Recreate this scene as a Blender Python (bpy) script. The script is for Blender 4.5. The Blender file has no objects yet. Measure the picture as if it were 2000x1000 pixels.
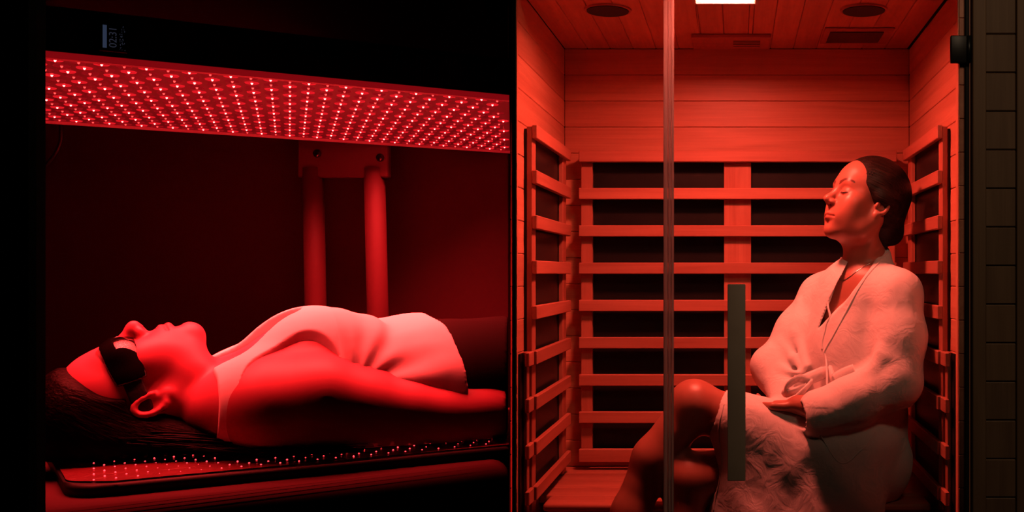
import bpy, bmesh, math, random
import numpy as np
from mathutils import Vector, Matrix

random.seed(7)
rng = np.random.default_rng(11)
SC = bpy.context.scene
COL = SC.collection

# ------------------------------------------------------------------ camera, world, exposure
EYE = 1.10                      # eye height; the camera looks level along +Y with a shifted lens
FPX, CX, CY = 2000.0, 1437.0, 533.0
cam_d = bpy.data.cameras.new('camera'); cam = bpy.data.objects.new('camera', cam_d); COL.objects.link(cam)
cam_d.sensor_width = 36.0; cam_d.lens = 36.0 * FPX / 2000.0
cam_d.shift_x = -(CX - 1000.0) / 2000.0
cam_d.shift_y = (CY - 500.0) / 2000.0
cam_d.clip_start = 0.05; cam_d.clip_end = 50
cam.location = (0, 0, EYE); cam.rotation_euler = (math.pi / 2, 0, 0)
SC.camera = cam
w = bpy.data.worlds.new('world'); SC.world = w; w.use_nodes = True
w.node_tree.nodes['Background'].inputs[0].default_value = (0.0, 0.0, 0.0, 1)
w.node_tree.nodes['Background'].inputs[1].default_value = 0.0
SC.view_settings.view_transform = 'Standard'; SC.view_settings.look = 'None'
SC.view_settings.exposure = 0.0; SC.view_settings.gamma = 1.0; SC.view_settings.use_curve_mapping = False
SC.cycles.use_denoising = True
SC.cycles.max_bounces = 8; SC.cycles.transparent_max_bounces = 12
SC.cycles.sample_clamp_indirect = 4.0
SC.cycles.caustics_reflective = False; SC.cycles.caustics_refractive = False

RED_LED = (1.0, 0.038, 0.034)       # light of the LED panel and mat
RED_LAMP = (1.0, 0.135, 0.085)      # light of the cabin lamp
LED_POWER = 40.0
PANEL_WATTS = 33.0                  # all diode rows of the panel together
LAMP_POWER = 350.0

# dim warm lamp of the room outside the cabin
ld = bpy.data.lights.new('room_lamp', 'AREA'); ld.shape = 'DISK'; ld.size = 0.5; ld.energy = 7.0; ld.color = (1.0, 0.66, 0.40)
lo = bpy.data.objects.new('room_lamp', ld); COL.objects.link(lo); lo.location = (0.75, 1.0, 2.75)
lo.rotation_euler = (Vector((0.45, 2.66, 0.9)) - lo.location).to_track_quat('-Z', 'Y').to_euler()

def P(px, py, Y):
    return np.array([(px - CX) / FPX * Y, Y, EYE - (py - CY) / FPX * Y])

# ------------------------------------------------------------------ helpers: objects
def tag(o, label=None, cat=None, group=None, kind=None):
    if label: o['label'] = label
    if cat: o['category'] = cat
    if group: o['group'] = group
    if kind: o['kind'] = kind
    return o

def empty(name, loc=(0, 0, 0)):
    o = bpy.data.objects.new(name, None); COL.objects.link(o); o.location = loc; o.empty_display_size = 0.05
    return o

def link(name, me, mat=None, parent=None, loc=None, rot=None):
    o = bpy.data.objects.new(name, me); COL.objects.link(o)
    if mat is not None and len(me.materials) == 0: me.materials.append(mat)
    if parent is not None:
        o.parent = parent
        o.matrix_parent_inverse = world_of(parent).inverted()
    if loc is not None: o.location = loc
    if rot is not None:
        if isinstance(rot, Matrix): o.rotation_euler = rot.to_euler()
        else: o.rotation_euler = rot
    return o

def world_of(o):
    m = Matrix.LocRotScale(o.location, o.rotation_euler, o.scale)
    if o.parent: m = world_of(o.parent) @ o.matrix_parent_inverse @ m
    return m

BOXES = {}
def box_mesh(l, d, h, mat, bev=0.0015, seg=1):
    key = (round(l, 4), round(d, 4), round(h, 4), mat.name, bev, seg)
    if key in BOXES: return BOXES[key]
    bm = bmesh.new(); bmesh.ops.create_cube(bm, size=1.0)
    bmesh.ops.scale(bm, vec=(l, d, h), verts=bm.verts)
    if bev > 0:
        bmesh.ops.bevel(bm, geom=list(bm.edges), offset=bev, segments=seg, affect='EDGES', profile=0.5)
    me = bpy.data.meshes.new('box'); bm.to_mesh(me); bm.free()
    me.materials.append(mat)
    if seg > 1:
        me.polygons.foreach_set('use_smooth', [True] * len(me.polygons))
    BOXES[key] = me
    return me

def box(name, lo, hi, mat, parent=None, bev=0.0015, seg=1):
    """axis-aligned box between two corners; local X is the longest side so that wood grain follows it"""
    lo = np.array(lo, float); hi = np.array(hi, float)
    s = hi - lo; c = (lo + hi) / 2
    ax = int(np.argmax(s))
    if ax == 0: dims, rot = (s[0], s[1], s[2]), (0, 0, 0)
    elif ax == 1: dims, rot = (s[1], s[0], s[2]), (0, 0, math.pi / 2)
    else: dims, rot = (s[2], s[1], s[0]), (0, -math.pi / 2, 0)
    return link(name, box_mesh(*dims, mat, bev, seg), None, parent, tuple(c), rot)

def mesh_from(verts, faces, smooth=True, mat=None, name='mesh'):
    me = bpy.data.meshes.new(name)
    me.from_pydata([tuple(v) for v in verts], [], [tuple(f) for f in faces]); me.update()
    if smooth: me.polygons.foreach_set('use_smooth', [True] * len(me.polygons))
    if mat: me.materials.append(mat)
    return me

def tubes(paths, mat, seg=6, name='tube'):
    """paths: list of (points Nx3, radii N) -> one mesh"""
    V, Fc = [], []
    for pts, rad in paths:
        pts = np.asarray(pts, float); n = len(pts); b = len(V)
        t = np.gradient(pts, axis=0); t /= np.linalg.norm(t, axis=1)[:, None] + 1e-9
        up = np.array([0.13, 0.21, 0.97])
        for i in range(n):
            a = np.cross(t[i], up); a /= np.linalg.norm(a) + 1e-9; c = np.cross(a, t[i])
            for j in range(seg):
                th = 2 * math.pi * j / seg
                V.append(pts[i] + rad[i] * (math.cos(th) * a + math.sin(th) * c))
        for i in range(n - 1):
            for j in range(seg):
                j2 = (j + 1) % seg
                Fc.append((b + i * seg + j, b + i * seg + j2, b + (i + 1) * seg + j2, b + (i + 1) * seg + j))
        Fc.append(tuple(b + j for j in range(seg))[::-1]); Fc.append(tuple(b + (n - 1) * seg + j for j in range(seg)))
    return mesh_from(V, Fc, True, mat, name)

def spline(pts, n=24):
    pts = np.asarray(pts, float); m = len(pts)
    out = []
    for t in np.linspace(0, m - 1, n):
        i = min(int(t), m - 2); f = t - i
        p0, p1, p2, p3 = pts[max(i - 1, 0)], pts[i], pts[i + 1], pts[min(i + 2, m - 1)]
        out.append(0.5 * (2 * p1 + (p2 - p0) * f + (2 * p0 - 5 * p1 + 4 * p2 - p3) * f * f + (3 * p1 - p0 - 3 * p2 + p3) * f ** 3))
    return np.array(out)

# ------------------------------------------------------------------ helpers: materials
def new_mat(name):
    m = bpy.data.materials.new(name); m.use_nodes = True
    return m, m.node_tree, m.node_tree.nodes['Principled BSDF']

def plain(name, col, rough=0.5, metal=0.0, spec=0.5, noise=0.0, nscale=30.0, bump=0.0, coat=0.0):
    m, nt, b = new_mat(name)
    b.inputs['Base Color'].default_value = (*col, 1); b.inputs['Roughness'].default_value = rough
    b.inputs['Metallic'].default_value = metal; b.inputs['Specular IOR Level'].default_value = spec
    b.inputs['Coat Weight'].default_value = coat
    if noise or bump:
        tc = nt.nodes.new('ShaderNodeTexCoord'); n = nt.nodes.new('ShaderNodeTexNoise')
        n.inputs['Scale'].default_value = nscale; n.inputs['Detail'].default_value = 4
        nt.links.new(tc.outputs['Object'], n.inputs['Vector'])
        if noise:
            r = nt.nodes.new('ShaderNodeMapRange'); r.inputs[3].default_value = 1 - noise; r.inputs[4].default_value = 1 + noise
            mx = nt.nodes.new('ShaderNodeMix'); mx.data_type = 'RGBA'; mx.blend_type = 'MULTIPLY'; mx.inputs[0].default_value = 1
            mx.inputs[6].default_value = (*col, 1)
            nt.links.new(n.outputs[0], r.inputs[0]); nt.links.new(r.outputs[0], mx.inputs[7]); nt.links.new(mx.outputs[2], b.inputs['Base Color'])
        if bump:
            bp = nt.nodes.new('ShaderNodeBump'); bp.inputs['Strength'].default_value = bump; bp.inputs['Distance'].default_value = 0.002
            nt.links.new(n.outputs[0], bp.inputs['Height']); nt.links.new(bp.outputs[0], b.inputs['Normal'])
    return m

def wood(name, c1, c2, rough=0.42, spec=0.4):
    m, nt, b = new_mat(name)
    N, L = nt.nodes, nt.links
    tc = N.new('ShaderNodeTexCoord'); oi = N.new('ShaderNodeObjectInfo')
    add = N.new('ShaderNodeVectorMath'); add.operation = 'ADD'
    sc = N.new('ShaderNodeVectorMath'); sc.operation = 'SCALE'; sc.inputs['Scale'].default_value = 37.0
    cmb = N.new('ShaderNodeCombineXYZ')
    for k in range(3): L.new(oi.outputs['Random'], cmb.inputs[k])
    L.new(cmb.outputs[0], sc.inputs[0]); L.new(tc.outputs['Object'], add.inputs[0]); L.new(sc.outputs[0], add.inputs[1])
    mp = N.new('ShaderNodeMapping'); mp.inputs['Scale'].default_value = (1.6, 26, 26); L.new(add.outputs[0], mp.inputs[0])
    n1 = N.new('ShaderNodeTexNoise'); n1.inputs['Scale'].default_value = 1.0; n1.inputs['Detail'].default_value = 5; n1.inputs['Distortion'].default_value = 0.8
    L.new(mp.outputs[0], n1.inputs['Vector'])
    mp2 = N.new('ShaderNodeMapping'); mp2.inputs['Scale'].default_value = (5, 240, 240); L.new(add.outputs[0], mp2.inputs[0])
    n2 = N.new('ShaderNodeTexNoise'); n2.inputs['Scale'].default_value = 1.0; n2.inputs['Detail'].default_value = 2
    L.new(mp2.outputs[0], n2.inputs['Vector'])
    ad = N.new('ShaderNodeMath'); ad.operation = 'MULTIPLY_ADD'; ad.inputs[1].default_value = 0.35
    L.new(n2.outputs[0], ad.inputs[0]); L.new(n1.outputs[0], ad.inputs[2])
    rp = N.new('ShaderNodeValToRGB'); rp.color_ramp.elements[0].position = 0.45; rp.color_ramp.elements[1].position = 0.9
    rp.color_ramp.elements[0].color = (*c1, 1); rp.color_ramp.elements[1].color = (*c2, 1)
    L.new(ad.outputs[0], rp.inputs[0])
    hv = N.new('ShaderNodeHueSaturation')
    mr = N.new('ShaderNodeMapRange'); mr.inputs[3].default_value = 0.9; mr.inputs[4].default_value = 1.1
    L.new(oi.outputs['Random'], mr.inputs[0]); L.new(mr.outputs[0], hv.inputs['Value']); L.new(rp.outputs[0], hv.inputs['Color'])
    L.new(hv.outputs[0], b.inputs['Base Color'])
    b.inputs['Roughness'].default_value = rough; b.inputs['Specular IOR Level'].default_value = spec
    bp = N.new('ShaderNodeBump'); bp.inputs['Strength'].default_value = 0.12; bp.inputs['Distance'].default_value = 0.001
    L.new(ad.outputs[0], bp.inputs['Height']); L.new(bp.outputs[0], b.inputs['Normal'])
    return m

def emit(name, col, strength):
    m = bpy.data.materials.new(name); m.use_nodes = True; nt = m.node_tree; nt.nodes.clear()
    e = nt.nodes.new('ShaderNodeEmission'); o = nt.nodes.new('ShaderNodeOutputMaterial')
    e.inputs[0].default_value = (*col, 1); e.inputs[1].default_value = strength
    nt.links.new(e.outputs[0], o.inputs[0])
    return m

def glass_mat(name, tint=(0.97, 0.97, 0.97)):
    m = bpy.data.materials.new(name); m.use_nodes = True; nt = m.node_tree; nt.nodes.clear()
    tr = nt.nodes.new('ShaderNodeBsdfTransparent'); tr.inputs[0].default_value = (*tint, 1)
    gl = nt.nodes.new('ShaderNodeBsdfGlossy'); gl.inputs['Roughness'].default_value = 0.02
    fr = nt.nodes.new('ShaderNodeFresnel'); fr.inputs[0].default_value = 1.3
    mx = nt.nodes.new('ShaderNodeMixShader'); o = nt.nodes.new('ShaderNodeOutputMaterial')
    nt.links.new(fr.outputs[0], mx.inputs[0]); nt.links.new(tr.outputs[0], mx.inputs[1]); nt.links.new(gl.outputs[0], mx.inputs[2])
    nt.links.new(mx.outputs[0], o.inputs[0])
    return m

def seal_mat(name):
    m = bpy.data.materials.new(name); m.use_nodes = True; nt = m.node_tree; nt.nodes.clear()
    tr = nt.nodes.new('ShaderNodeBsdfTransparent'); tr.inputs[0].default_value = (0.55, 0.5, 0.5, 1)
    pb = nt.nodes.new('ShaderNodeBsdfPrincipled'); pb.inputs['Base Color'].default_value = (0.75, 0.72, 0.7, 1); pb.inputs['Roughness'].default_value = 0.25
    tl = nt.nodes.new('ShaderNodeBsdfTranslucent'); tl.inputs[0].default_value = (0.75, 0.7, 0.7, 1)
    m1 = nt.nodes.new('ShaderNodeMixShader'); m1.inputs[0].default_value = 0.6
    m2 = nt.nodes.new('ShaderNodeMixShader'); m2.inputs[0].default_value = 0.72
    o = nt.nodes.new('ShaderNodeOutputMaterial')
    nt.links.new(pb.outputs[0], m1.inputs[1]); nt.links.new(tl.outputs[0], m1.inputs[2])
    nt.links.new(tr.outputs[0], m2.inputs[1]); nt.links.new(m1.outputs[0], m2.inputs[2]); nt.links.new(m2.outputs[0], o.inputs[0])
    return m

def skin_mat(name, col, rough=0.45):
    m, nt, b = new_mat(name); N, L = nt.nodes, nt.links
    at = N.new('ShaderNodeAttribute'); at.attribute_name = 'tint'
    mx = N.new('ShaderNodeMix'); mx.data_type = 'RGBA'; mx.blend_type = 'MULTIPLY'; mx.inputs[0].default_value = 1
    mx.inputs[6].default_value = (*col, 1); L.new(at.outputs['Color'], mx.inputs[7])
    tc = N.new('ShaderNodeTexCoord'); n = N.new('ShaderNodeTexNoise'); n.inputs['Scale'].default_value = 60; n.inputs['Detail'].default_value = 5
    L.new(tc.outputs['Object'], n.inputs['Vector'])
    mr = N.new('ShaderNodeMapRange'); mr.inputs[3].default_value = 0.93; mr.inputs[4].default_value = 1.05; L.new(n.outputs[0], mr.inputs[0])
    m2 = N.new('ShaderNodeMix'); m2.data_type = 'RGBA'; m2.blend_type = 'MULTIPLY'; m2.inputs[0].default_value = 1
    L.new(mx.outputs[2], m2.inputs[6]); L.new(mr.outputs[0], m2.inputs[7]); L.new(m2.outputs[2], b.inputs['Base Color'])
    b.inputs['Roughness'].default_value = rough; b.inputs['Specular IOR Level'].default_value = 0.45
    n3 = N.new('ShaderNodeTexNoise'); n3.inputs['Scale'].default_value = 500; L.new(tc.outputs['Object'], n3.inputs['Vector'])
    bp = N.new('ShaderNodeBump'); bp.inputs['Strength'].default_value = 0.06; bp.inputs['Distance'].default_value = 0.001
    L.new(n3.outputs[0], bp.inputs['Height']); L.new(bp.outputs[0], b.inputs['Normal'])
    return m

def cloth_mat(name, col, weave=900.0, crease=0.35, cscale=22.0):
    m, nt, b = new_mat(name); N, L = nt.nodes, nt.links
    b.inputs['Base Color'].default_value = (*col, 1); b.inputs['Roughness'].default_value = 0.85
    b.inputs['Specular IOR Level'].default_value = 0.2; b.inputs['Sheen Weight'].default_value = 0.1
    tc = N.new('ShaderNodeTexCoord')
    n1 = N.new('ShaderNodeTexNoise'); n1.inputs['Scale'].default_value = cscale; n1.inputs['Detail'].default_value = 3; n1.inputs['Distortion'].default_value = 1.6
    n2 = N.new('ShaderNodeTexNoise'); n2.inputs['Scale'].default_value = weave
    L.new(tc.outputs['Object'], n1.inputs['Vector']); L.new(tc.outputs['Object'], n2.inputs['Vector'])
    b1 = N.new('ShaderNodeBump'); b1.inputs['Strength'].default_value = crease; b1.inputs['Distance'].default_value = 0.01
    b2 = N.new('ShaderNodeBump'); b2.inputs['Strength'].default_value = 0.1; b2.inputs['Distance'].default_value = 0.001
    L.new(n1.outputs[0], b1.inputs['Height']); L.new(n2.outputs[0], b2.inputs['Height']); L.new(b1.outputs[0], b2.inputs['Normal'])
    L.new(b2.outputs[0], b.inputs['Normal'])
    return m

M = {}
M['wood'] = wood('hemlock_wood', (0.50, 0.175, 0.11), (0.68, 0.28, 0.18))
M['wood_rail'] = wood('rail_wood', (0.37, 0.105, 0.07), (0.50, 0.17, 0.115), 0.45)
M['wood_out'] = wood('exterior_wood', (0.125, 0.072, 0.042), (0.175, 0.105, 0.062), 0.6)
M['backing'] = plain('dark_backing', (0.05, 0.025, 0.018), 0.9)
M['film'] = plain('carbon_heater_film', (0.012, 0.010, 0.010), 0.35, spec=0.25, noise=0.3, nscale=20)
M['black_metal'] = plain('black_metal', (0.006, 0.006, 0.006), 0.4, spec=0.3, noise=0.2)
M['black_rubber'] = plain('black_rubber', (0.008, 0.008, 0.008), 0.6, spec=0.2, noise=0.2)
M['handle'] = plain('handle_wood', (0.42, 0.32, 0.25), 0.5, noise=0.12, nscale=18)
M['white_frame'] = plain('lamp_frame', (0.6, 0.45, 0.38), 0.5, noise=0.04)
M['speaker'] = plain('speaker_cloth', (0.02, 0.012, 0.011), 0.8, noise=0.5, nscale=700, bump=0.3)
M['screen_off'] = plain('dark_screen', (0.02, 0.010, 0.010), 0.2, noise=0.1)
M['glass'] = glass_mat('clear_glass')
M['seal'] = seal_mat('clear_seal')
M['lamp'] = emit('cabin_lamp_light', RED_LAMP, LAMP_POWER)
M['wall_dark'] = plain('painted_wall', (0.105, 0.028, 0.036), 0.8, spec=0.2, noise=0.08, nscale=4)
M['black_wall'] = plain('black_panel', (0.004, 0.004, 0.004), 0.7, spec=0.1, noise=0.1)
M['floor_dark'] = plain('dark_floor', (0.03, 0.025, 0.025), 0.6, noise=0.2, nscale=6)
M['housing'] = plain('panel_housing', (0.035, 0.03, 0.03), 0.45, spec=0.4, noise=0.1)
M['grille'] = plain('grille_metal', (0.06, 0.045, 0.045), 0.4, noise=0.1)
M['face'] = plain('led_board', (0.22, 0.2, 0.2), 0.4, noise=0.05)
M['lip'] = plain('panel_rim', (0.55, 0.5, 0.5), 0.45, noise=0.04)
for q_, g_ in (('lip', 0.20), ('face', 0.085)):          # glow added to rim and board in place of scattered diode light
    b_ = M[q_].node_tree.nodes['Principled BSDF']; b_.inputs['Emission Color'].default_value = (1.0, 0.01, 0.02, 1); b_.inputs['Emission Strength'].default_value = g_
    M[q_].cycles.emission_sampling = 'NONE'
M['post'] = plain('enamel_post', (0.115, 0.03, 0.04), 0.55, spec=0.25, noise=0.05, nscale=8)
M['bolt'] = plain('steel_bolt', (0.35, 0.35, 0.36), 0.25, metal=1.0, noise=0.1)
M['bolt_hole'] = plain('bolt_recess', (0.01, 0.01, 0.01), 0.6, noise=0.1)
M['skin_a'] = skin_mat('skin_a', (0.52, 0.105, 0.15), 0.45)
M['skin_b'] = skin_mat('skin_b', (0.42, 0.145, 0.10), 0.4)
M['hair_strand'] = plain('hair_strand', (0.0020, 0.0008, 0.0008), 0.4, spec=0.05, noise=0.4, nscale=60)
def hair_mat(name, dark, light, rot, spec):
    m, nt, b = new_mat(name); N, L = nt.nodes, nt.links
    tc = N.new('ShaderNodeTexCoord'); m1 = N.new('ShaderNodeMapping'); m1.inputs['Rotation'].default_value = rot
    m2 = N.new('ShaderNodeMapping'); m2.inputs['Scale'].default_value = (7, 190, 190)
    n = N.new('ShaderNodeTexNoise'); n.inputs['Scale'].default_value = 1.0; n.inputs['Detail'].default_value = 3; n.inputs['Distortion'].default_value = 0.6
    L.new(tc.outputs['Object'], m1.inputs[0]); L.new(m1.outputs[0], m2.inputs[0]); L.new(m2.outputs[0], n.inputs['Vector'])
    r = N.new('ShaderNodeValToRGB'); r.color_ramp.elements[0].position = 0.42; r.color_ramp.elements[1].position = 0.75
    r.color_ramp.elements[0].color = (*dark, 1); r.color_ramp.elements[1].color = (*light, 1)
    L.new(n.outputs[0], r.inputs[0]); L.new(r.outputs[0], b.inputs['Base Color'])
    b.inputs['Roughness'].default_value = 0.45; b.inputs['Specular IOR Level'].default_value = spec
    bp = N.new('ShaderNodeBump'); bp.inputs['Strength'].default_value = 0.6; bp.inputs['Distance'].default_value = 0.003
    L.new(n.outputs[0], bp.inputs['Height']); L.new(bp.outputs[0], b.inputs['Normal'])
    return m
M['hair'] = hair_mat('dark_hair', (0.0012, 0.0005, 0.0005), (0.0060, 0.0022, 0.002), (0, math.radians(-38), -math.radians(32)), 0.03)
M['hair_b'] = hair_mat('dark_brown_hair', (0.008, 0.004, 0.003), (0.030, 0.014, 0.010), (0, math.radians(-25), 0), 0.25)
M['top'] = cloth_mat('white_cotton', (0.88, 0.88, 0.86), 1200, 0.06, 16)
M['leggings'] = cloth_mat('dark_leggings', (0.012, 0.006, 0.006), 1500, 0.05, 12)
lb_ = M['leggings'].node_tree.nodes['Principled BSDF']; lb_.inputs['Sheen Weight'].default_value = 0.0; lb_.inputs['Specular IOR Level'].default_value = 0.05
M['robe'] = cloth_mat('linen_robe', (0.78, 0.73, 0.72), 800, 0.28, 20)
M['goggle'] = plain('glossy_black_lens', (0.004, 0.004, 0.004), 0.06, spec=0.8, noise=0.1)
M['goggle_strap'] = plain('black_strap', (0.008, 0.008, 0.008), 0.5, noise=0.2, nscale=300, bump=0.2)
M['silver'] = plain('silver_chain', (0.8, 0.78, 0.75), 0.15, metal=1.0, noise=0.02)
M['mat_black'] = plain('mat_trim', (0.006, 0.005, 0.005), 0.6, spec=0.2, noise=0.2)
M['bed'] = plain('bed_vinyl', (0.05, 0.016, 0.02), 0.7, spec=0.05, noise=0.1, nscale=12, bump=0.05)
M['cable'] = plain('black_cable', (0.006, 0.006, 0.006), 0.5, noise=0.1)

# glossy clear cover of the LED mat
m, nt, b = new_mat('mat_cover')
tc = nt.nodes.new('ShaderNodeTexCoord'); n1 = nt.nodes.new('ShaderNodeTexNoise'); n1.inputs['Scale'].default_value = 26; n1.inputs['Detail'].default_value = 3
n1.inputs['Distortion'].default_value = 1.2
bp = nt.nodes.new('ShaderNodeBump'); bp.inputs['Strength'].default_value = 0.5; bp.inputs['Distance'].default_value = 0.01
rp = nt.nodes.new('ShaderNodeValToRGB'); rp.color_ramp.elements[0].color = (0.07, 0.008, 0.012, 1); rp.color_ramp.elements[1].color = (0.12, 0.016, 0.02, 1)
nt.links.new(tc.outputs['Object'], n1.inputs['Vector']); nt.links.new(n1.outputs[0], bp.inputs['Height']); nt.links.new(n1.outputs[0], rp.inputs[0])
nt.links.new(rp.outputs[0], b.inputs['Base Color']); nt.links.new(bp.outputs[0], b.inputs['Normal']); b.inputs['Roughness'].default_value = 0.34
M['mat_cover'] = m
M['led_core'] = emit('led_core', RED_LED, LED_POWER)
M['led_core_dim'] = emit('led_core_dim', RED_LED, LED_POWER * 0.10)
M['led_lens'] = emit('led_lens_glow', (1.0, 0.012, 0.022), 0.75)
M['led_lens_dim'] = emit('led_lens_glow_dim', (1.0, 0.012, 0.022), 0.26)
M['mat_led'] = emit('mat_led', (1.0, 0.03, 0.04), 6.0)
for q_ in ('led_lens', 'led_lens_dim', 'mat_led', 'led_core', 'led_core_dim'): M[q_].cycles.emission_sampling = 'NONE'
M['display'] = emit('display_glow', (0.30, 0.42, 0.80), 0.075)
M['display_text'] = emit('display_text_glow', (0.42, 0.46, 0.75), 0.04)

# ------------------------------------------------------------------ helpers: signed-distance sculpting
class Frame:
    def __init__(s, O=(0, 0, 0), R=np.eye(3), k=1.0):
        s.O = np.array(O, float); s.R = np.array(R, float); s.k = k
    def out(s, c): return s.O + s.k * (s.R @ np.asarray(c, float))
    def inv(s, X, Y, Z):
        R = s.R; a, b, c = X - s.O[0], Y - s.O[1], Z - s.O[2]
        return [(a * R[0, i] + b * R[1, i] + c * R[2, i]) / s.k for i in range(3)]
ID = Frame()

def El(c, r, R=None):
    c = np.array(c, float); r = np.array(r if np.ndim(r) else (r, r, r), float)
    def d(x, y, z):
        a, b, g = x - c[0], y - c[1], z - c[2]
        if R is not None:
            a, b, g = [a * R[0][i] + b * R[1][i] + g * R[2][i] for i in range(3)]
        k0 = np.sqrt((a / r[0]) ** 2 + (b / r[1]) ** 2 + (g / r[2]) ** 2)
        k1 = np.sqrt((a / r[0] ** 2) ** 2 + (b / r[1] ** 2) ** 2 + (g / r[2] ** 2) ** 2) + 1e-6
        return k0 * (k0 - 1.0) / k1
    return d, c, float(r.max())

def Ca(a, b, ra, rb, n=None, f=1.0):
    a = np.array(a, float); b = np.array(b, float); ab = b - a; L2 = float(ab @ ab) + 1e-12
    def d(x, y, z):
        px, py, pz = x - a[0], y - a[1], z - a[2]
        t = np.clip((px * ab[0] + py * ab[1] + pz * ab[2]) / L2, 0, 1)
        wx, wy, wz = px - t * ab[0], py - t * ab[1], pz - t * ab[2]
        q = wx * wx + wy * wy + wz * wz
        if n is not None:
            wn = wx * n[0] + wy * n[1] + wz * n[2]
            q = q + (f * f - 1) * wn * wn
        r = ra + (rb - ra) * t
        dd = np.sqrt(q) - r
        return dd / f if (n is not None and f > 1) else dd
    fr = 1.0 if f >= 1 else 1.0 / f
    return d, (a + b) / 2, float(np.sqrt(L2) / 2 + max(ra, rb) * fr)

class Field:
    def __init__(s, xs, ys, zs):
        s.ax = [np.asarray(q, np.float32) for q in (xs, ys, zs)]
        s.F = np.full([len(q) for q in s.ax], 1.0, np.float32)
    def sl(s, c, r):
        out = []
        for i in range(3):
            i0 = int(np.searchsorted(s.ax[i], c[i] - r)); i1 = int(np.searchsorted(s.ax[i], c[i] + r))
            if i1 <= i0: return None
            out.append(slice(i0, i1))
        return tuple(out)
    def add(s, prim, k=0.02, op='u', fr=ID):
        d, c, r = prim
        sl = s.sl(fr.out(c), r * fr.k + k + 0.025)
        if sl is None: return s
        X = s.ax[0][sl[0]][:, None, None]; Y = s.ax[1][sl[1]][None, :, None]; Z = s.ax[2][sl[2]][None, None, :]
        D = (d(*fr.inv(X, Y, Z)) * fr.k).astype(np.float32)
        A = s.F[sl]
        if op == 'u':
            h = np.maximum(k - np.abs(A - D), 0) / k if k > 0 else 0
            s.F[sl] = np.minimum(A, D) - h * h * k * 0.25
        elif op == '-':
            D = -D
            h = np.maximum(k - np.abs(A - D), 0) / k if k > 0 else 0
            s.F[sl] = np.maximum(A, D) + h * h * k * 0.25
        return s
    def chain(s, pts, k=0.03, n=None, f=1.0, fr=ID):
        for (p, r), (q, t) in zip(pts[:-1], pts[1:]): s.add(Ca(p, q, r, t, n, f), k, 'u', fr)
        return s
    def grid(s):
        return s.ax[0][:, None, None], s.ax[1][None, :, None], s.ax[2][None, None, :]
    def cut(s, D):                      # keep where D < 0
        s.F = np.maximum(s.F, D.astype(np.float32)); return s

def surface(fd):
    F = fd.F
    F[0] = F[-1] = 1; F[:, 0] = F[:, -1] = 1; F[:, :, 0] = F[:, :, -1] = 1
    S = F < 0
    c = np.zeros([n - 1 for n in F.shape], np.int8)
    for i in (0, 1):
        for j in (0, 1):
            for k in (0, 1):
                c += S[i:S.shape[0] - 1 + i, j:S.shape[1] - 1 + j, k:S.shape[2] - 1 + k]
    I = np.argwhere((c > 0) & (c < 8)); del c
    idx = np.full([n - 1 for n in F.shape], -1, np.int32); idx[tuple(I.T)] = np.arange(len(I))
    co = {}
    for i in (0, 1):
        for j in (0, 1):
            for k in (0, 1): co[(i, j, k)] = F[I[:, 0] + i, I[:, 1] + j, I[:, 2] + k]
    pos = np.zeros((len(I), 3)); cnt = np.zeros(len(I))
    for a in co:
        for ax in range(3):
            if a[ax]: continue
            b = list(a); b[ax] = 1; b = tuple(b)
            fa, fb = co[a], co[b]; m = (fa < 0) != (fb < 0)
            t = np.where(m, fa / np.where(m, fa - fb, 1), 0)
            e = np.zeros((len(I), 3)); e[:] = a; e[:, ax] = t
            pos += e * m[:, None]; cnt += m
    pos /= cnt[:, None]
    V = np.zeros_like(pos)
    for ax in range(3):
        q = fd.ax[ax].astype(float); V[:, ax] = q[I[:, ax]] + pos[:, ax] * (q[I[:, ax] + 1] - q[I[:, ax]])
    Q = []
    for ax in range(3):
        s0 = [slice(None)] * 3; s1 = [slice(None)] * 3; s0[ax] = slice(0, -1); s1[ax] = slice(1, None)
        e = np.argwhere(S[tuple(s0)] != S[tuple(s1)])
        u, v = (ax + 1) % 3, (ax + 2) % 3
        e = e[(e[:, u] > 0) & (e[:, v] > 0)]
        sg = S[tuple(e.T)]
        def cell(du, dv):
            g = e.copy(); g[:, u] += du; g[:, v] += dv
            return idx[tuple(g.T)]
        q = np.stack([cell(-1, -1), cell(0, -1), cell(0, 0), cell(-1, 0)], 1)
        q[~sg] = q[~sg][:, ::-1]
        Q.append(q)
    Q = np.concatenate(Q); Q = Q[(Q >= 0).all(1)]
    a, b, c, d = V[Q[:, 0]], V[Q[:, 1]], V[Q[:, 2]], V[Q[:, 3]]
    if (np.cross(c - a, d - b) * (a + c) / 2).sum() < 0: Q = Q[:, ::-1].copy()          # outward faces
    return V, Q

def fast_mesh(V, Q, mat, tint=None, name='sculpt'):
    me = bpy.data.meshes.new(name)
    me.vertices.add(len(V)); me.vertices.foreach_set('co', np.asarray(V, np.float32).ravel())
    me.loops.add(Q.size); me.loops.foreach_set('vertex_index', Q.astype(np.int32).ravel())
    me.polygons.add(len(Q)); me.polygons.foreach_set('loop_start', np.arange(0, Q.size, 4, dtype=np.int32))
    me.polygons.foreach_set('use_smooth', np.ones(len(Q), bool))
    me.update(calc_edges=True); me.validate()
    me.materials.append(mat)
    if tint is not None:
        at = me.color_attributes.new('tint', 'FLOAT_COLOR', 'POINT')
        at.data.foreach_set('color', np.concatenate([tint, np.ones((len(V), 1))], 1).astype(np.float32).ravel())
    return me

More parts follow.
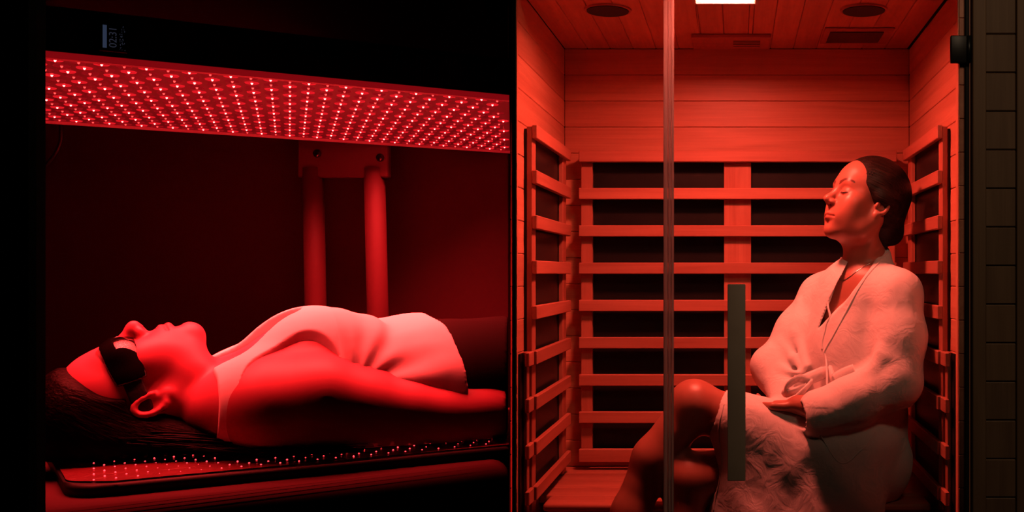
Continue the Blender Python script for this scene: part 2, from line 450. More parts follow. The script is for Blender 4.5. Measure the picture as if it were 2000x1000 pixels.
def relax(V, Q, it=2, lam=0.5):
    """Laplacian smoothing of a quad mesh"""
    n = len(V); e = np.concatenate([Q[:, [0, 1]], Q[:, [1, 2]], Q[:, [2, 3]], Q[:, [3, 0]]])
    for _ in range(it):
        acc = np.zeros_like(V); cnt = np.zeros(n)
        for ax in range(3):
            acc[:, ax] = np.bincount(e[:, 0], V[e[:, 1], ax], n) + np.bincount(e[:, 1], V[e[:, 0], ax], n)
        cnt = np.bincount(e[:, 0], minlength=n) + np.bincount(e[:, 1], minlength=n)
        V = V + lam * (acc / np.maximum(cnt, 1)[:, None] - V)
    return V

def vnormals(V, Q):
    a, b, c, d = V[Q[:, 0]], V[Q[:, 1]], V[Q[:, 2]], V[Q[:, 3]]
    fn = np.cross(c - a, d - b); N = np.zeros_like(V)
    for k in range(4):
        for ax in range(3): N[:, ax] += np.bincount(Q[:, k], fn[:, ax], len(V))
    return N / (np.linalg.norm(N, axis=1)[:, None] + 1e-12)

PERM = rng.permutation(256); PERM = np.concatenate([PERM, PERM, PERM]); LAT = rng.uniform(-1, 1, 256)
def vnoise(p):
    i = np.floor(p).astype(int); f = p - i; f = f * f * (3 - 2 * f); i &= 255
    out = 0
    for dx in (0, 1):
        for dy in (0, 1):
            for dz in (0, 1):
                h = LAT[PERM[PERM[PERM[(i[:, 0] + dx) & 255] + ((i[:, 1] + dy) & 255)] + ((i[:, 2] + dz) & 255)]]
                wgt = (f[:, 0] if dx else 1 - f[:, 0]) * (f[:, 1] if dy else 1 - f[:, 1]) * (f[:, 2] if dz else 1 - f[:, 2])
                out = out + h * wgt
    return out

def axis(segs):
    """rectilinear grid line positions: segs = [(start, stop, step), ...] touching"""
    out = []
    for a, b, st in segs: out.append(np.arange(a, b, st))
    return np.concatenate(out)

# the head: x right, y forward (face), z up; metres
def head(fd, fr):
    A = lambda p, k=0.02, op='u': fd.add(p, k * fr.k, op, fr)
    A(El((0, -0.014, 0.043), (0.072, 0.092, 0.083)))                     # cranium
    A(El((0, 0.028, 0.045), (0.060, 0.058, 0.062)), 0.03)                # forehead
    A(El((0, 0.026, -0.030), (0.057, 0.055, 0.068)), 0.035)               # face
    for s in (-1, 1):
        A(Ca((s * 0.056, -0.012, -0.030), (s * 0.046, 0.012, -0.072), 0.018, 0.016), 0.03)
        A(Ca((s * 0.046, 0.012, -0.072), (s * 0.012, 0.060, -0.090), 0.016, 0.013), 0.03)
        A(El((s * 0.041, 0.052, -0.012), (0.019, 0.020, 0.017)), 0.03)   # cheek bone
        A(El((s * 0.034, 0.048, -0.042), (0.0245, 0.027, 0.028)), 0.035)   # cheek
    A(El((0, 0.0655, -0.0905), (0.017, 0.014, 0.014)), 0.022)              # chin
    A(Ca((-0.032, 0.071, 0.030), (0.032, 0.071, 0.030), 0.010, 0.010), 0.025)   # brow
    for s in (-1, 1):
        A(El((s * 0.032, 0.096, 0.008), (0.017, 0.018, 0.011)), 0.016, '-')     # socket
        A(El((s * 0.031, 0.0700, 0.008), (0.0150, 0.0130, 0.0120)), 0.006)      # closed eyeball
        A(Ca((s * 0.018, 0.079, 0.0035), (s * 0.031, 0.0825, 0.0015), 0.0016, 0.0017), 0.004)
        A(Ca((s * 0.031, 0.0825, 0.0015), (s * 0.044, 0.0755, 0.0035), 0.0017, 0.0013), 0.004)
    A(Ca((0, 0.078, 0.022), (0, 0.100, -0.014), 0.0075, 0.0085), 0.016)   # nose bridge
    A(El((0, 0.1045, -0.0215), (0.0100, 0.0105, 0.0095)), 0.010)          # tip
    for s in (-1, 1):
        A(El((s * 0.0115, 0.0920, -0.0265), (0.0070, 0.0100, 0.0068)), 0.007)
    A(El((0, 0.094, -0.0300), (0.004, 0.010, 0.005)), 0.006)              # columella
    A(El((0, 0.067, -0.056), (0.033, 0.0225, 0.022)), 0.02)               # mouth mound
    for s in (-1, 1):
        A(Ca((s * 0.0035, 0.0905, -0.0550), (s * 0.0245, 0.0790, -0.0612), 0.0050, 0.0024), 0.005)
        A(Ca((0, 0.0880, -0.0685), (s * 0.0225, 0.0790, -0.0637), 0.0058, 0.0026), 0.006)
        A(Ca((0, 0.0965, -0.0617), (s * 0.0270, 0.0838, -0.0626), 0.0016, 0.0017), 0.003, '-')
        A(El((s * 0.0055, 0.0980, -0.0345), (0.0030, 0.0050, 0.0030)), 0.003, '-')
    A(El((0, 0.0965, -0.0470), (0.0022, 0.006, 0.006)), 0.006, '-')       # philtrum
    A(El((0, 0.0975, -0.0795), (0.020, 0.012, 0.005)), 0.012, '-')        # crease above the chin
    for s in (-1, 1):                                                     # ear
        th = np.linspace(-0.5 * math.pi, 1.05 * math.pi, 13)
        pts = []
        for t in th:
            yy = -0.012 + 0.0135 * math.cos(t + math.pi) ; zz = 0.001 + 0.0225 * math.sin(t + 0.0)
            pts.append((s * (0.073 + 0.0065 * (1 - math.cos(t + math.pi)) * 0.5 + 0.003), yy, zz))
        A(El((s * 0.0715, -0.013, -0.002), (0.0075, 0.0150, 0.0265)), 0.006)
        A(El((s * 0.0825, -0.009, -0.001), (0.0060, 0.0080, 0.0145)), 0.005, '-')
        for p, q in zip(pts[:-1], pts[1:]): A(Ca(p, q, 0.0036, 0.0036), 0.005)
        A(El((s * 0.0745, -0.006, -0.0275), (0.0055, 0.0080, 0.0090)), 0.006)   # lobe
        A(El((s * 0.0750, 0.0035, -0.006), (0.0045, 0.0040, 0.0065)), 0.004)    # tragus

def face_tint(V, fr, lips=True):
    x, y, z = fr.inv(V[:, 0], V[:, 1], V[:, 2])
    T = np.ones((len(V), 3))
    def mixin(m, c):
        m = np.clip(m, 0, 1)[:, None]
        T[:] = T * (1 - m) + np.array(c) * m
    if lips:
        zc = np.where(z > -0.0619, 0.0072 - 0.12 * np.abs(x), 0.0098 - 0.22 * np.abs(x))
        d = np.abs(z + 0.0619) - zc
        mixin((y > 0.062) * np.clip(-d / 0.0015 + 0.5, 0, 1) * (np.abs(x) < 0.0265), (0.78, 0.55, 0.55))
    ax = np.abs(x)
    bz = 0.0275 + 0.010 * np.sin(np.clip((ax - 0.012) / 0.040, 0, 1) * math.pi * 0.80)
    th = 0.0056 - 0.0030 * np.clip((ax - 0.012) / 0.04, 0, 1)
    mixin((y > 0.03) * (ax > 0.011) * (ax < 0.052) * np.clip((th - np.abs(z - bz)) / 0.0016 + 0.4, 0, 0.9), (0.16, 0.12, 0.12))
    lz = 0.0015 + 0.0022 * ((ax - 0.031) / 0.013) ** 2
    mixin((y > 0.045) * (ax > 0.0165) * (ax < 0.046) * np.clip((0.0024 - np.abs(z - lz)) / 0.0010 + 0.5, 0, 1), (0.08, 0.06, 0.06))
    mixin((y > 0.08) * np.clip(1 - (((ax - 0.0058) / 0.0035) ** 2 + ((z + 0.0345) / 0.0030) ** 2), 0, 1) * 1.5, (0.15, 0.08, 0.08))
    return T

def hair_cap(fd, fr, thick=0.0, back=0.0, ear_r=0.021, ear_z=0.004):
    """hair lying over the skull, cut along the hairline"""
    t = thick
    fd.add(El((0, -0.018, 0.045), (0.0785 + t, 0.0985 + t, 0.0905 + t)), 0.01, 'u', fr)
    fd.add(El((0, -0.055, -0.020), (0.062 + t, 0.055 + t, 0.060)), 0.03 * fr.k, 'u', fr)
    X, Y, Z = fd.grid(); x, y, z = fr.inv(X, Y, Z)
    hl = (y * 0.90 - (z - 0.088) * 0.55 - 0.062 + back * np.clip((z + 0.02) / 0.08, 0, 1) - 0.012 * np.cos(np.clip(np.abs(x) / 0.05, 0, 1) * math.pi)) * 0.9
    fd.cut(hl * fr.k)
    ear = np.sqrt((y + 0.006) ** 2 + ((z + ear_z) * 0.75) ** 2) - ear_r
    fd.cut(np.where(np.abs(x) > 0.05, -ear, -1.0) * fr.k)
# ------------------------------------------------------------------ the cabin: walls, floor, ceiling (planks are pieces of their wall)
XL, XR = -0.575, 0.583          # inner faces of the side walls
YF, YB = 2.672, 3.44            # glass front, back wall
ZC = 1.853                      # ceiling
PITCH = 0.0877
def st(o): o['kind'] = 'structure'; return o

wall_back = st(box('wall_back', (XL - 0.03, YB + 0.014, 0), (XR + 0.03, YB + 0.03, ZC + 0.04), M['backing'], bev=0))
wall_left = st(box('wall_left', (XL - 0.024, YF - 0.002, 0), (XL - 0.014, YB + 0.013, ZC + 0.04), M['backing'], bev=0))
wall_right = st(box('wall_right', (XR + 0.014, YF - 0.002, 0), (XR + 0.024, YB + 0.013, ZC + 0.04), M['backing'], bev=0))
k = 0
z = ZC
while z > 0.02:
    z0 = max(z - PITCH, 0.0)
    a, b_ = z0 + 0.0005, z - 0.0005
    box('plank', (XL, YB, a), (XR, YB + 0.013, b_), M['wood'], wall_back, bev=0.0018)
    box('plank', (XL - 0.0135, YF, a), (XL, YB, b_), M['wood'], wall_left, bev=0.0018)
    box('plank', (XR, YF, a), (XR + 0.0135, YB, b_), M['wood'], wall_right, bev=0.0018)
    z = z0
ceiling = st(box('ceiling', (XL - 0.03, YF - 0.002, ZC + 0.060), (XR + 0.03, YB + 0.03, ZC + 0.075), M['backing'], bev=0))
lx0, lx1, ly0, ly1 = -0.110, 0.053, 2.690, 2.848      # opening of the recessed lamp
def ceil_plank(xa, xb, y0, y1):
    if xb - xa > 0.004: box('plank', (xa + 0.0005, y0, ZC), (xb - 0.0005, y1, ZC + 0.0135), M['wood'], ceiling, bev=0.0018)
x = XL
while x < XR - 0.01:
    x1 = min(x + 0.0768, XR)
    if x1 < lx0 or x > lx1: ceil_plank(x, x1, YF, YB)
    else:
        ceil_plank(x, min(x1, lx0), YF, YB); ceil_plank(max(x, lx1), x1, YF, YB)
        ceil_plank(max(x, lx0), min(x1, lx1), ly1, YB); ceil_plank(max(x, lx0), min(x1, lx1), YF, ly0)
    x = x1
floor = st(box('floor', (-2.6, 0.3, -0.03), (1.6, YB + 0.05, 0.0), M['floor_dark'], bev=0))
x = XL
while x < XR - 0.01:
    x1 = min(x + 0.097, XR)
    box('floor_board', (x + 0.001, YF + 0.02, 0.0), (x1 - 0.001, YB, 0.012), M['wood'], floor, bev=0.002)
    x = x1

# front: trims beside the glass, exterior boards on the right
FX0, FX1 = 0.6135, 0.648        # inner trim board, px 1898..1925
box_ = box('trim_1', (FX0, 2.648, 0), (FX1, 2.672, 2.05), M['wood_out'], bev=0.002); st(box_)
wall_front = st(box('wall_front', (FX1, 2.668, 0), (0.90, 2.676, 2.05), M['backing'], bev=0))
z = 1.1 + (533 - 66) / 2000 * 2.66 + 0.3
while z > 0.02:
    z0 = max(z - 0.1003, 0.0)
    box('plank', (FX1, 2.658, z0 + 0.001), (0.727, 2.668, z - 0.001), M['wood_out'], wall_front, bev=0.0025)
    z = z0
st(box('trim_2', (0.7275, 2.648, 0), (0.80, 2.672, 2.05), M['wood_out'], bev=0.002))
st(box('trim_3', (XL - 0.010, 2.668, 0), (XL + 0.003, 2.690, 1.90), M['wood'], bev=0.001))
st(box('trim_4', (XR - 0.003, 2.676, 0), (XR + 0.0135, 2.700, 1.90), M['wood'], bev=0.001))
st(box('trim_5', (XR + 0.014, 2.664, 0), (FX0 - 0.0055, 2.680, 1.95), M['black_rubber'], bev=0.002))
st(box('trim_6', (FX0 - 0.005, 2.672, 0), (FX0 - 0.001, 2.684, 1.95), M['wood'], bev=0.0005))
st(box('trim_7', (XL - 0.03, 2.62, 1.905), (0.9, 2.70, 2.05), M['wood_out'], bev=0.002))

# glass: fixed pane and hinged door
XS = (1306 - CX) / FPX * YF     # seam between pane and door
window = st(box('window_1', (XL + 0.004, YF - 0.004, 0.03), (XS - 0.002, YF + 0.002, 1.90), M['glass'], bev=0))
tag(window, 'fixed clear glass pane at the left of the cabin front')
door = st(box('door_1', (XS + 0.002, YF - 0.004, 0.03), (XR + 0.0125, YF + 0.002, 1.90), M['glass'], bev=0))
tag(door, 'frameless clear glass cabin door with long bar handle')
for q, (a, b_) in enumerate(((1296.0, 1304.0), (1305.0, 1310.0), (1311.0, 1316.0))):
    par = window if q == 0 else door
    xa, xb = (a - CX) / FPX * YF, (b_ - CX) / FPX * YF
    n = 12
    V, Fc = [], []
    zz = (0.03, 1.90)
    prof = [(xa + (xb - xa) * t, YF - 0.005 - 0.005 * math.sin(math.pi * t) ** 0.6) for t in np.linspace(0, 1, n)] + [(xb, YF + 0.006), (xa, YF + 0.006)]
    for zq in zz: V += [(p[0], p[1], zq) for p in prof]
    m_ = len(prof)
    for i in range(m_): Fc.append((i, (i + 1) % m_, m_ + (i + 1) % m_, m_ + i))
    Fc.append(tuple(range(m_))[::-1]); Fc.append(tuple(range(m_, 2 * m_)))
    link('seal_strip', mesh_from(V, Fc, False, M['seal']), None, par)
hx0, hx1 = (1421 - CX) / FPX * 2.63, (1456 - CX) / FPX * 2.63
hz1, hz0 = EYE - (555 - CY) / FPX * 2.63, EYE - (938 - CY) / FPX * 2.63
hd = box('handle', (hx0, 2.62, hz0), (hx1, 2.640, hz1), M['handle'], door, bev=0.002, seg=2)
tag(hd, 'long flat grey-brown pull bar')
for zz in (hz0 + 0.09, hz1 - 0.09):
    me = tubes([([((hx0 + hx1) / 2, 2.638, zz), ((hx0 + hx1) / 2, YF - 0.003, zz)], [0.008, 0.008])], M['black_metal'], 12)
    link('handle_mount', me, None, hd)
def hinge(yc):
    zt, zb = EYE - (yc - 27 - CY) / FPX * 2.65, EYE - (yc + 27 - CY) / FPX * 2.65
    h = box('hinge', ((1857 - CX) / FPX * 2.655, 2.655, zb), ((1896 - CX) / FPX * 2.655, 2.6675, zt), M['black_metal'], door, bev=0.0025, seg=2)
    link('hinge_barrel', tubes([([(0.6045, 2.654, zb + 0.002), (0.6045, 2.654, zt - 0.002)], [0.0065, 0.0065])], M['black_metal'], 14), None, h)
hinge(95); hinge(1180)

# ------------------------------------------------------------------ room of the LED bed (left)
UA = math.atan2(0.531, 0.847)
UV = np.array([0.8473, 0.5312, 0.0]); VV = np.array([-0.5312, 0.8473, 0.0]); ZV = np.array([0, 0, 1.0])
ZM = 0.815
def LW(U, V, z): return UV * U + VV * V + ZV * z
RZ = Matrix.Rotation(UA, 4, 'Z')
def lbox(name, lo, hi, mat, parent=None, bev=0.0015, seg=1):
    lo = np.array(lo, float); hi = np.array(hi, float); s = hi - lo; c = (lo + hi) / 2
    ax = int(np.argmax(s))
    if ax == 0: dims, r = (s[0], s[1], s[2]), Matrix()
    elif ax == 1: dims, r = (s[1], s[0], s[2]), Matrix.Rotation(math.pi / 2, 4, 'Z')
    else: dims, r = (s[2], s[1], s[0]), Matrix.Rotation(-math.pi / 2, 4, 'Y')
    return link(name, box_mesh(*dims, mat, bev, seg), None, parent, tuple(LW(*c)), RZ @ r)
def UCUT(V): return 0.3592 * V          # where the divider stands, in bed coordinates

st(box('wall_rear', (-2.5, 2.655, 0), (-0.5905, 2.667, 2.5), M['wall_dark'], bev=0))
# thin divider between the two rooms
d0, d1 = 0.95, 2.660
c0 = np.array([-0.2165 * d0, d0]); c1 = np.array([-0.2165 * d1, d1]); cm = (c0 + c1) / 2; dv = c1 - c0
dm = box_mesh(float(np.linalg.norm(dv)), 0.0036, 2.5, M['black_wall'], 0)
st(link('wall_divider', dm, None, None, (cm[0], cm[1], 1.25), (0, 0, math.atan2(dv[1], dv[0]))))
st(box('wall_near', (-1.5, 0.88, 0), ((95 - CX) / FPX * 0.90, 0.90, 2.5), M['black_wall'], bev=0.004))
st(box('ceiling', (-2.5, 0.5, 2.5), (-0.2, 2.667, 2.53), M['wall_dark'], bev=0))
st(box('wall_side', (-2.53, 0.5, 0), (-2.5, 2.667, 2.53), M['wall_dark'], bev=0))

# ------------------------------------------------------------------ cabin fittings
RH = [1.483 - 0.1226 * i for i in range(9)]
def heater(label, rails, posts, films):
    t = empty('infrared_heater_panel', tuple(np.mean(films[0], axis=0)[:2]) + (min(r[0][2] for r in rails),))
    tag(t, label, 'heater panel', 'infrared heater panels in the cabin')
    for f in films: box('heater_film', *f, M['film'], t, bev=0)
    for p in posts: box('post', *p, M['wood_rail'], t)
    for r in rails: box('rail', *r, M['wood_rail'], t, bev=0.002)
    return t
def X3(px, Y): return (px - CX) / FPX * Y
bx0, bx1 = X3(1130, 3.36), X3(1752, 3.36)
heater('wide black heater panel behind nine horizontal rails on the cabin back wall',
       [((bx0, 3.362, z - (0.024 if i == 8 else 0.0185)), (bx1, 3.385, z + 0.0185)) for i, z in enumerate(RH)],
       [((bx0 + 0.004, 3.386, 0.49), (X3(1157, 3.39), 3.412, 1.495)), ((X3(1414, 3.39), 3.386, 0.49), (X3(1467, 3.39), 3.412, 1.495)),
        ((X3(1735, 3.39), 3.386, 0.49), (bx1 - 0.002, 3.412, 1.495))],
       [((bx0 + 0.006, 3.414, 0.485), (bx1 - 0.006, 3.424, 1.498))])
for s, wx, lab1, lab2 in ((-1, XL, 'tall slatted heater panel on the left cabin wall beside the empty bench', 'low slatted leg heater panel by the glass on the left cabin wall'),
                          (1, XR, 'tall slatted heater panel on the right cabin wall behind the robed person', 'low slatted leg heater panel by the glass on the right cabin wall')):
    def rng_x(a, b): return (min(wx - s * a, wx - s * b), max(wx - s * a, wx - s * b))
    def seg(a, b, y0, y1, z0, z1):
        x0, x1 = rng_x(a, b); return ((x0, y0, z0), (x1, y1, z1))
    heater(lab1, [seg(0.023, 0.037, 2.775, 3.345, z - 0.0185, z + 0.0185) for z in RH],
           [seg(0.008, 0.0225, 2.779, 2.829, 0.455, 1.498), seg(0.008, 0.0225, 3.275, 3.335, 0.455, 1.498)],
           [seg(0.001, 0.007, 2.782, 3.335, 0.455, 1.492)])
    heater(lab2, [seg(0.018, 0.030, 2.706, 2.768, z - 0.0185, z + 0.0185) for z in RH[5:] + [0.3796, 0.257, 0.1344]],
           [seg(0.006, 0.0175, 2.738, 2.766, 0.10, 0.888)], [seg(0.001, 0.0055, 2.704, 2.766, 0.10, 0.885)])

bench = empty('bench', (0, 3.15, 0.012)); tag(bench, 'wooden cabin bench of long boards that the robed person sits on', 'bench')
yb = YB - 0.001
for i in range(5):
    y0 = yb - 0.1125
    box('seat_board', (XL + 0.001 if y0 > 2.9 else XL + 0.032, y0 + 0.001, 0.428), (XR - 0.001 if y0 > 2.9 else XR - 0.032, yb - 0.001, 0.45), M['wood_rail'], bench, bev=0.003 if i < 4 else 0.008, seg=2)
    yb = y0
box('front_panel', (XL + 0.04, 2.905, 0.013), (XR - 0.04, 2.925, 0.427), M['wood'], bench)

def speaker(px, label):
    Yc = (ZC - EYE) * FPX / (CY - 18); xc = (px - CX) / FPX * Yc
    t = empty('ceiling_speaker', (xc, Yc, ZC)); tag(t, label, 'speaker', 'round speakers in the cabin ceiling')
    def disc(r0, r1, z0, z1, mat, nm):
        V, Fc = [], []; n = 40
        for zz, rr in ((z0, r0), (z1, r1)): V += [(xc + rr * math.cos(2 * math.pi * i / n), Yc + rr * math.sin(2 * math.pi * i / n), zz) for i in range(n)]
        for i in range(n): Fc.append((i, (i + 1) % n, n + (i + 1) % n, n + i))
        Fc.append(tuple(range(n))[::-1]); Fc.append(tuple(range(n, 2 * n)))
        link(nm, mesh_from(V, Fc, False, mat), None, t)
    disc(0.066, 0.068, ZC - 0.005, ZC - 0.0005, M['wood_rail'], 'surround')
    disc(0.0595, 0.0605, ZC - 0.0075, ZC - 0.0052, M['speaker'], 'grille')
speaker(1187, 'round dark speaker in the cabin ceiling left of the lamp')
speaker(1687, 'round dark speaker in the cabin ceiling above the person')

def cy(py): return (ZC - EYE) * FPX / (CY - py)
lamp = empty('ceiling_lamp', (-0.028, 2.78, ZC)); tag(lamp, 'glowing rectangular lamp in the middle of the cabin ceiling', 'lamp')
for lo_, hi_ in (((lx0 - 0.010, ly0 - 0.010, 0), (lx1 + 0.010, ly0, 0)), ((lx0 - 0.010, ly1, 0), (lx1 + 0.010, ly1 + 0.010, 0)),
                 ((lx0 - 0.010, ly0, 0), (lx0, ly1, 0)), ((lx1, ly0, 0), (lx1 + 0.010, ly1, 0))):
    box('frame', (lo_[0], lo_[1], ZC - 0.004), (hi_[0], hi_[1], ZC - 0.0003), M['white_frame'], lamp, bev=0.0008)
t_ = 0.0015
for lo_, hi_ in (((lx0, ly0), (lx1, ly0 + t_)), ((lx0, ly1 - t_), (lx1, ly1)), ((lx0, ly0 + t_), (lx0 + t_, ly1 - t_)), ((lx1 - t_, ly0 + t_), (lx1, ly1 - t_))):
    box('recess_wall', (lo_[0], lo_[1], ZC - 0.0002), (hi_[0], hi_[1], ZC + 0.028), M['white_frame'], lamp, bev=0)
box('diffuser', (lx0 + 0.002, ly0 + 0.002, ZC + 0.021), (lx1 - 0.002, ly1 - 0.002, ZC + 0.027), M['lamp'], lamp, bev=0)

vent = empty('ceiling_vent', (-0.01, 3.3, ZC)); tag(vent, 'flat wooden vent box with four slots behind the ceiling lamp', 'vent')
ya, yb_ = cy(66), cy(90)
vx0, vx1 = X3(1350, ya), X3(1506, ya)
box('body', (vx0, ya, ZC - 0.012), (vx1, yb_, ZC - 0.0005), M['wood_rail'], vent)
for i in range(4):
    yy = cy(72.5) + i * 0.0235
    box('slot', (X3(1432, 3.27), yy, ZC - 0.0130), (X3(1485, 3.27), yy + 0.007, ZC - 0.0121), M['backing'], vent, bev=0)
ctl = empty('control_panel', (0.38, 3.25, ZC)); tag(ctl, 'dark rectangular control screen set in the cabin ceiling on the right', 'control panel')
box('frame', (X3(1608, 3.2), cy(53), ZC - 0.006), (X3(1738, 3.25), cy(82), ZC - 0.0005), M['wood_rail'], ctl)
box('screen', (X3(1617, 3.25), cy(58), ZC - 0.0085), (X3(1720, 3.25), cy(79), ZC - 0.0062), M['screen_off'], ctl)

# ------------------------------------------------------------------ LED panel over the bed
ZP = EYE + 0.305; PV0, PV1, PU0 = 1.725, 2.488, -0.185
panel = empty('led_light_panel', tuple(LW(0.3, 2.1, ZP))); tag(panel, 'long red LED light panel hanging over the lying person', 'light panel')
def prism(name, poly, z0, z1, mat, parent, smooth=False):
    n = len(poly); V = [LW(p[0], p[1], z0) for p in poly] + [LW(p[0], p[1], z1) for p in poly]
    Fc = [tuple(range(n))[::-1], tuple(range(n, 2 * n))] + [(i, (i + 1) % n, n + (i + 1) % n, n + i) for i in range(n)]
    return link(name, mesh_from(V, Fc, smooth, mat), None, parent)
g = 0.005
prism('housing', [(PU0, PV0), (UCUT(PV0) - g, PV0), (UCUT(PV1) - g, PV1), (PU0, PV1)], ZP + 0.006, ZP + 0.069, M['housing'], panel)
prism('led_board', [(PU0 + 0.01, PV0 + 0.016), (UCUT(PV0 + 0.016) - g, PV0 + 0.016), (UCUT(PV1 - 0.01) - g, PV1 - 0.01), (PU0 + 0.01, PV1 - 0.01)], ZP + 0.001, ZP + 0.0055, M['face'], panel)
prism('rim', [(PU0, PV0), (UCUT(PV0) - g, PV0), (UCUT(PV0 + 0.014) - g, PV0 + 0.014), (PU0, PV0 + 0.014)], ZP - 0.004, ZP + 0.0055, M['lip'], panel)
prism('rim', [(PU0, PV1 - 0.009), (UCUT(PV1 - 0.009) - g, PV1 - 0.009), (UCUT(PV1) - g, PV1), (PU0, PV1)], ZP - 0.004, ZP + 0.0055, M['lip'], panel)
def led_mesh(core, lens):
    V, Fc, mi = [], [], []; n = 14
    rings = [(0.0112, 0.0), (0.0100, -0.0016), (0.0088, -0.0017), (0.0045, -0.0006)]
    for r, zz in rings: V += [(r * math.cos(2 * math.pi * i / n), r * math.sin(2 * math.pi * i / n), zz) for i in range(n)]
    for q in range(3):
        for i in range(n): Fc.append((q * n + i, (q + 1) * n + i, (q + 1) * n + (i + 1) % n, q * n + (i + 1) % n)); mi.append(1)
    b0 = len(V); cr = [(0.0021, -0.0004), (0.0010, -0.0030)]; n2 = 5
    for r, zz in cr: V += [(r * math.cos(2 * math.pi * i / n2), r * math.sin(2 * math.pi * i / n2), zz) for i in range(n2)]
    for q in range(1):
        for i in range(n2): Fc.append((b0 + q * n2 + i, b0 + (q + 1) * n2 + i, b0 + (q + 1) * n2 + (i + 1) % n2, b0 + q * n2 + (i + 1) % n2)); mi.append(0)
    Fc.append(tuple(b0 + n2 + i for i in range(n2))[::-1]); mi.append(0)
    me = mesh_from(V, Fc, False, None, 'led'); me.materials.append(core); me.materials.append(lens)
    me.polygons.foreach_set('material_index', mi)
    return me, V, Fc, mi
leds = [led_mesh(M['led_core'], M['led_lens']), led_mesh(M['led_core_dim'], M['led_lens_dim'])]
spots = []
for j in range(16):
    V_ = PV0 + 0.038 + j * 0.0456
    for i in range(-10, 40):
        U_ = 0.004 + i * 0.0284 + 0.15 * (V_ - PV0)
        if U_ > UCUT(V_) - 0.018 or U_ < PU0 + 0.02: continue
        p = LW(U_, V_, 0)
        if p[0] / p[1] * FPX + CX < 70: continue
        spots.append((p[1], U_, V_, (i + j) % 2))
spots.sort()
rest = {0: [[], []], 1: [[], []]}
for q, (yy, U_, V_, kd) in enumerate(spots):
    if q < 298: link('led', leds[kd][0], None, panel, tuple(LW(U_, V_, ZP + 0.0008)), (0, 0, UA))
    else:
        vs, fs = rest[kd]; b0 = len(vs); c_ = LW(U_, V_, ZP + 0.0008)
        vs += [(c_[0] + v[0], c_[1] + v[1], c_[2] + v[2]) for v in leds[kd][1]]
        fs += [tuple(b0 + i for i in f) for f in leds[kd][2]]
for kd in (0, 1):
    vs, fs = rest[kd]
    if vs:
        me = mesh_from(vs, fs, False, None, 'led_rows'); mats = (M['led_core'], M['led_lens']) if kd == 0 else (M['led_core_dim'], M['led_lens_dim'])
        me.materials.append(mats[0]); me.materials.append(mats[1]); me.polygons.foreach_set('material_index', leds[kd][3] * (len(vs) // len(leds[kd][1])))
        tag(link('led_rows', me, None, panel), kind='stuff')
# the light of the diodes: one narrow-beam strip lamp along each row
for j in range(16):
    V_ = PV0 + 0.038 + j * 0.0456; ua, ub = PU0 + 0.03, UCUT(V_) - 0.02
    al_ = bpy.data.lights.new('diode_row', 'AREA'); al_.shape = 'RECTANGLE'; al_.size = ub - ua; al_.size_y = 0.004
    al_.energy = PANEL_WATTS / 16; al_.color = RED_LED; al_.spread = math.radians(95)
    ao_ = bpy.data.objects.new('diode_row', al_); COL.objects.link(ao_); ao_.parent = panel; ao_.matrix_parent_inverse = world_of(panel).inverted()
    ao_.location = tuple(LW((ua + ub) / 2, V_, ZP - 0.0075)); ao_.rotation_euler = (0, 0, UA)
# housing side: grilles, display, screws
def UN(px):                               # position along the near side from the picture column
    a = (px - CX) / FPX; return PV0 * (a * 0.8473 + 0.5312) / (0.8473 - 0.5312 * a)
def fins(pa, pb, n, z0, z1):
    V, Fc = [], []
    for i in range(n):
        u0 = UN(pa) + (UN(pb) - UN(pa)) * i / n; u1 = u0 + (UN(pb) - UN(pa)) / n * 0.5
        b0 = len(V)
        for zz in (z0, z1): V += [LW(u0, PV0 - 0.003, zz), LW(u1, PV0 - 0.003, zz), LW(u1, PV0 - 0.0002, zz), LW(u0, PV0 - 0.0002, zz)]
        Fc += [(b0, b0 + 1, b0 + 5, b0 + 4), (b0 + 1, b0 + 2, b0 + 6, b0 + 5), (b0 + 3, b0, b0 + 4, b0 + 7), (b0 + 4, b0 + 5, b0 + 6, b0 + 7), (b0 + 3, b0 + 2, b0 + 1, b0)]
    tag(link('vent_grille', mesh_from(V, Fc, False, M['grille']), None, panel), kind='stuff')
fins(685, 997, 44, ZP + 0.014, ZP + 0.060); fins(406, 476, 11, ZP + 0.012, ZP + 0.058); fins(620, 668, 8, ZP + 0.022, ZP + 0.048)
scr = lbox('display', (UN(192), PV0 - 0.003, ZP + 0.012), (UN(250), PV0 - 0.0002, ZP + 0.056), M['screen_off'], panel)
lbox('status_bar', (UN(200.5), PV0 - 0.0042, ZP + 0.0175), (UN(208.5), PV0 - 0.0032, ZP + 0.0500), M['display'], scr, bev=0)
cu = bpy.data.curves.new('digits', 'FONT'); cu.body = '02:31'; cu.size = 0.0135; cu.extrude = 0.0002
to = bpy.data.objects.new('digits_tmp', cu); COL.objects.link(to)
bpy.context.view_layer.update()
me = bpy.data.meshes.new_from_object(to.evaluated_get(bpy.context.evaluated_depsgraph_get())); bpy.data.objects.remove(to)
me.materials.clear(); me.materials.append(M['display_text'])
RT = RZ @ Matrix.Rotation(math.pi / 2, 4, 'X') @ Matrix.Rotation(math.pi / 2, 4, 'Z')
link('digits', me, None, scr, tuple(LW(UN(227.5), PV0 - 0.0040, ZP + 0.0185)), RT)
V, Fc = [], []
for i in range(34):
    u0 = UN(random.uniform(233, 243.5)); z0 = ZP + random.uniform(0.014, 0.050); b0 = len(V)
    s1, s2 = random.uniform(0.0004, 0.0011), random.uniform(0.0005, 0.0022)
    V += [LW(u0, PV0 - 0.0036, z0), LW(u0 + s1, PV0 - 0.0036, z0), LW(u0 + s1, PV0 - 0.0036, z0 + s2), LW(u0, PV0 - 0.0036, z0 + s2)]; Fc.append((b0, b0 + 1, b0 + 2, b0 + 3))
